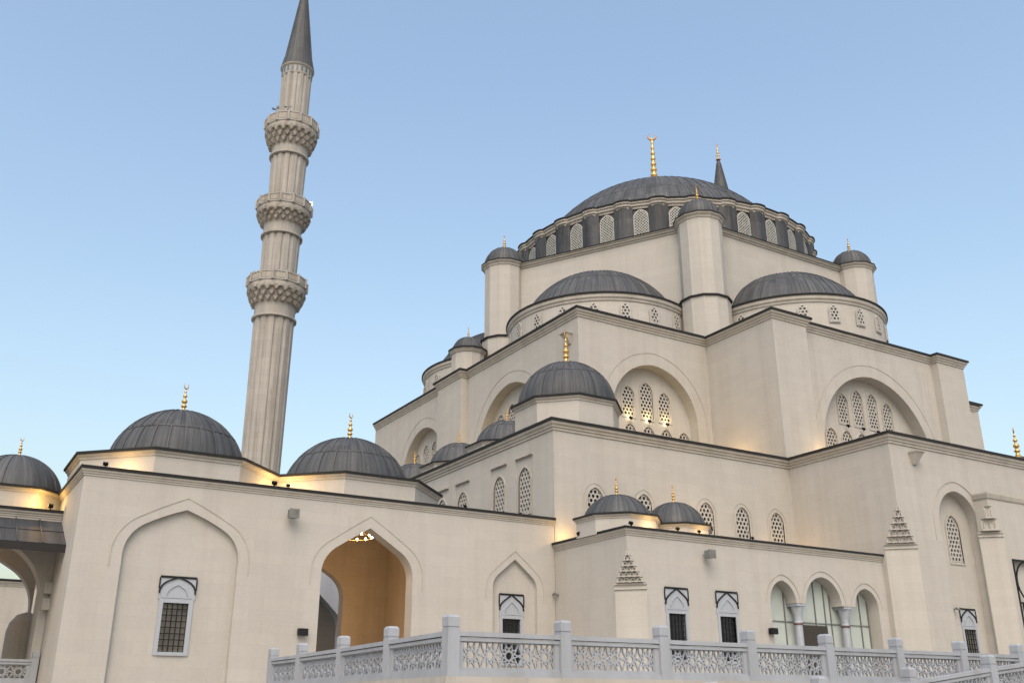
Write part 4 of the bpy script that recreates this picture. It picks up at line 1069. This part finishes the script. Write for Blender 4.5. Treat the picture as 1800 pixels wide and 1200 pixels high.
def camera_box(x, y, z, label):
    t = thing('security_camera', label, 'camera', (x, y, z))
    b = MB(); b.box(-.04, .04, -.22, 0, -.03, .03); b.build('arm', CASE, t, world=False)
    b = MB(); b.tube((-.12, -.24, .03), (.1, -.3, -.04), .06, n=8); b.build('housing', CASE, t, world=False)
camera_box(26.5, 40, 5.05, 'tiny security camera on the pavilion wall beside the annex corner')
camera_box(47.85, 33.42, 4.85, 'tiny camera beside the lower window of the transept niche')
def box_obj(x, y, z, label):  # black junction box on the wall, not a loudspeaker
    t = thing('junction_box', label, 'speaker', (x, y, z))
    b = MB(); b.box(-.2, .2, -.28, -.06, -.14, .14); b.build('case', IRON, t, world=False)
    b = MB(); b.box(-.04, .04, -.06, 0, -.04, .04); b.build('mount', CASE, t, world=False)
box_obj(14.02, 40, 2.85, 'small black box on the pavilion wall just left of the open archway')
box_obj(35.0, 34.25, 3.3, 'small black box on the annex wall left of the three arches')
# bracket lamps high on hall walls
def bracket(x, y, z, rz, label):
    t = thing('stone_bracket', label, 'bracket', (x, y, z), rz)
    b = MB(); b.add([(-.3, 0, .25), (.3, 0, .25), (.3, -.55, .25), (-.3, -.55, .25), (-.12, 0, -.35), (.12, 0, -.35), (.12, -.12, -.35), (-.12, -.12, -.35)], [(0, 3, 2, 1), (4, 5, 6, 7), (3, 7, 6, 2), (0, 4, 7, 3), (1, 2, 6, 5)]); b.build('corbel', CARVE, t, world=False)
    b = MB(); b.box(-.34, .34, -.62, 0, .252, .33); b.build('spout', ORN, t, world=False)
bracket(45.45, 32.8, 12.65, 0, 'small carved stone spout under the cornice near the transept corner')
bracket(32.66, 46.9, 21.7, -1.57, 'carved stone spout high on the side wall behind the corner dome finial')
# minaret fittings
for i, (a, z, lab) in enumerate(((-150, 57.0, 'speaker mast on the left of the top minaret balcony'), (-120, 57.0, 'second mast with horns at the front of the top minaret balcony'), (-95, 47.5, 'horn speaker at the front of the middle minaret balcony'), (-170, 38.9, 'pair of lamps standing at the left of the lowest minaret balcony'), (-115, 39.0, 'small speaker left of centre on the lowest minaret balcony'), (-85, 39.0, 'small speaker right of centre on the lowest minaret balcony'))):
    x, y = 25.2 + 2.5 * math.cos(R(a)), 86.4 + 2.5 * math.sin(R(a))
    t = thing('horn_speaker', lab, 'speaker', (x, y, z), R(a + 90), 'loudspeakers on the minaret balconies')
    hh = 1.0 if i < 2 else (.45 if i == 3 else .2)
    b = MB(); b.tube((0, 0, -.4), (0, 0, hh), .06, n=6); b.tube((-.3, 0, hh * .75), (.3, 0, hh * .75), .05, n=6); b.build('mast', CASE, t, world=False)
    for s in (-1, 1):
        b = MB(); b.tube((s * .26, .08, hh * .75), (s * .34, -.25, hh * .75), .05, .14, 8); b.build('horn', CASE if i != 4 else IRON, t, world=False)
t = thing('lit_balcony_lamp', 'bright white lamp glowing on the right of the middle minaret balcony', 'lamp', (25.2 + 2.55 * math.cos(R(-25)), 86.4 + 2.55 * math.sin(R(-25)), 47.6))
b = MB(); b.tube((0, 0, -.3), (0, 0, .1), .06, n=6); b.build('stem', CASE, t, world=False)
b = MB(); b.lathe([(.001, .1), (.18, .2), (.23, .38), (.18, .55), (.001, .62)], 12); b.build('bulb', emit('lamp_white', (1, .97, .9), 3), t, world=False)
# little lamps on the terrace retaining wall
for i, (x, z) in enumerate(((11.2, .28),)):
    t = thing('terrace_wall_lamp', 'small bronze lamp on the retaining wall right of the balustrade corner post', 'lamp', (x, 19.2, z))
    b = MB(); b.box(-.06, .06, -.1, 0, -.06, .06); b.build('base', CASE, t, world=False)
    b = MB(); b.lathe([(.10, -.06), (.07, .02), (.03, .08)], 10, (0, -.14)); b.build('shade', GOLD, t, world=False)

# ------------------- light given off by the lit fittings
W_ = (1, .60, .20)
lamp_light(4.0, 44.95, 8.0, 30, (1, .55, .10), .08)
lamp_light(6.3, 41.5, 9.0, 26, W_, .1)
lamp_light(13.4, 42.2, 9.0, 70, W_, .1)
lamp_light(27.15, 39.35, 7.8, 20, W_, .1)
lamp_light(28.6, 34.8, 7.75, 10, W_, .1)
lamp_light(42.0, 39.4, 7.75, 26, W_, .1)
lamp_light(29.8, 34.9, 7.7, 10, W_, .1)
lamp_light(32.0, 35.0, 7.7, 8, W_, .1)
lamp_light(42.0, 43.6, 14.3, 55, W_, .2)
lamp_light(46.9, 39.2, 14.2, 55, W_, .15)
lamp_light(35.0, 38.2, 8.2, 45, W_, .2)
lamp_light(32.75, 57.6, 14.9, 60, (1, .72, .36), .15)
lamp_light(31.2, 59.4, 14.6, 70, (1, .72, .36), .3)
lamp_light(32.7, 70.2, 14.9, 50, (1, .72, .36), .2)
lamp_light(35.6, 45.3, 14.3, 40, W_, .2)
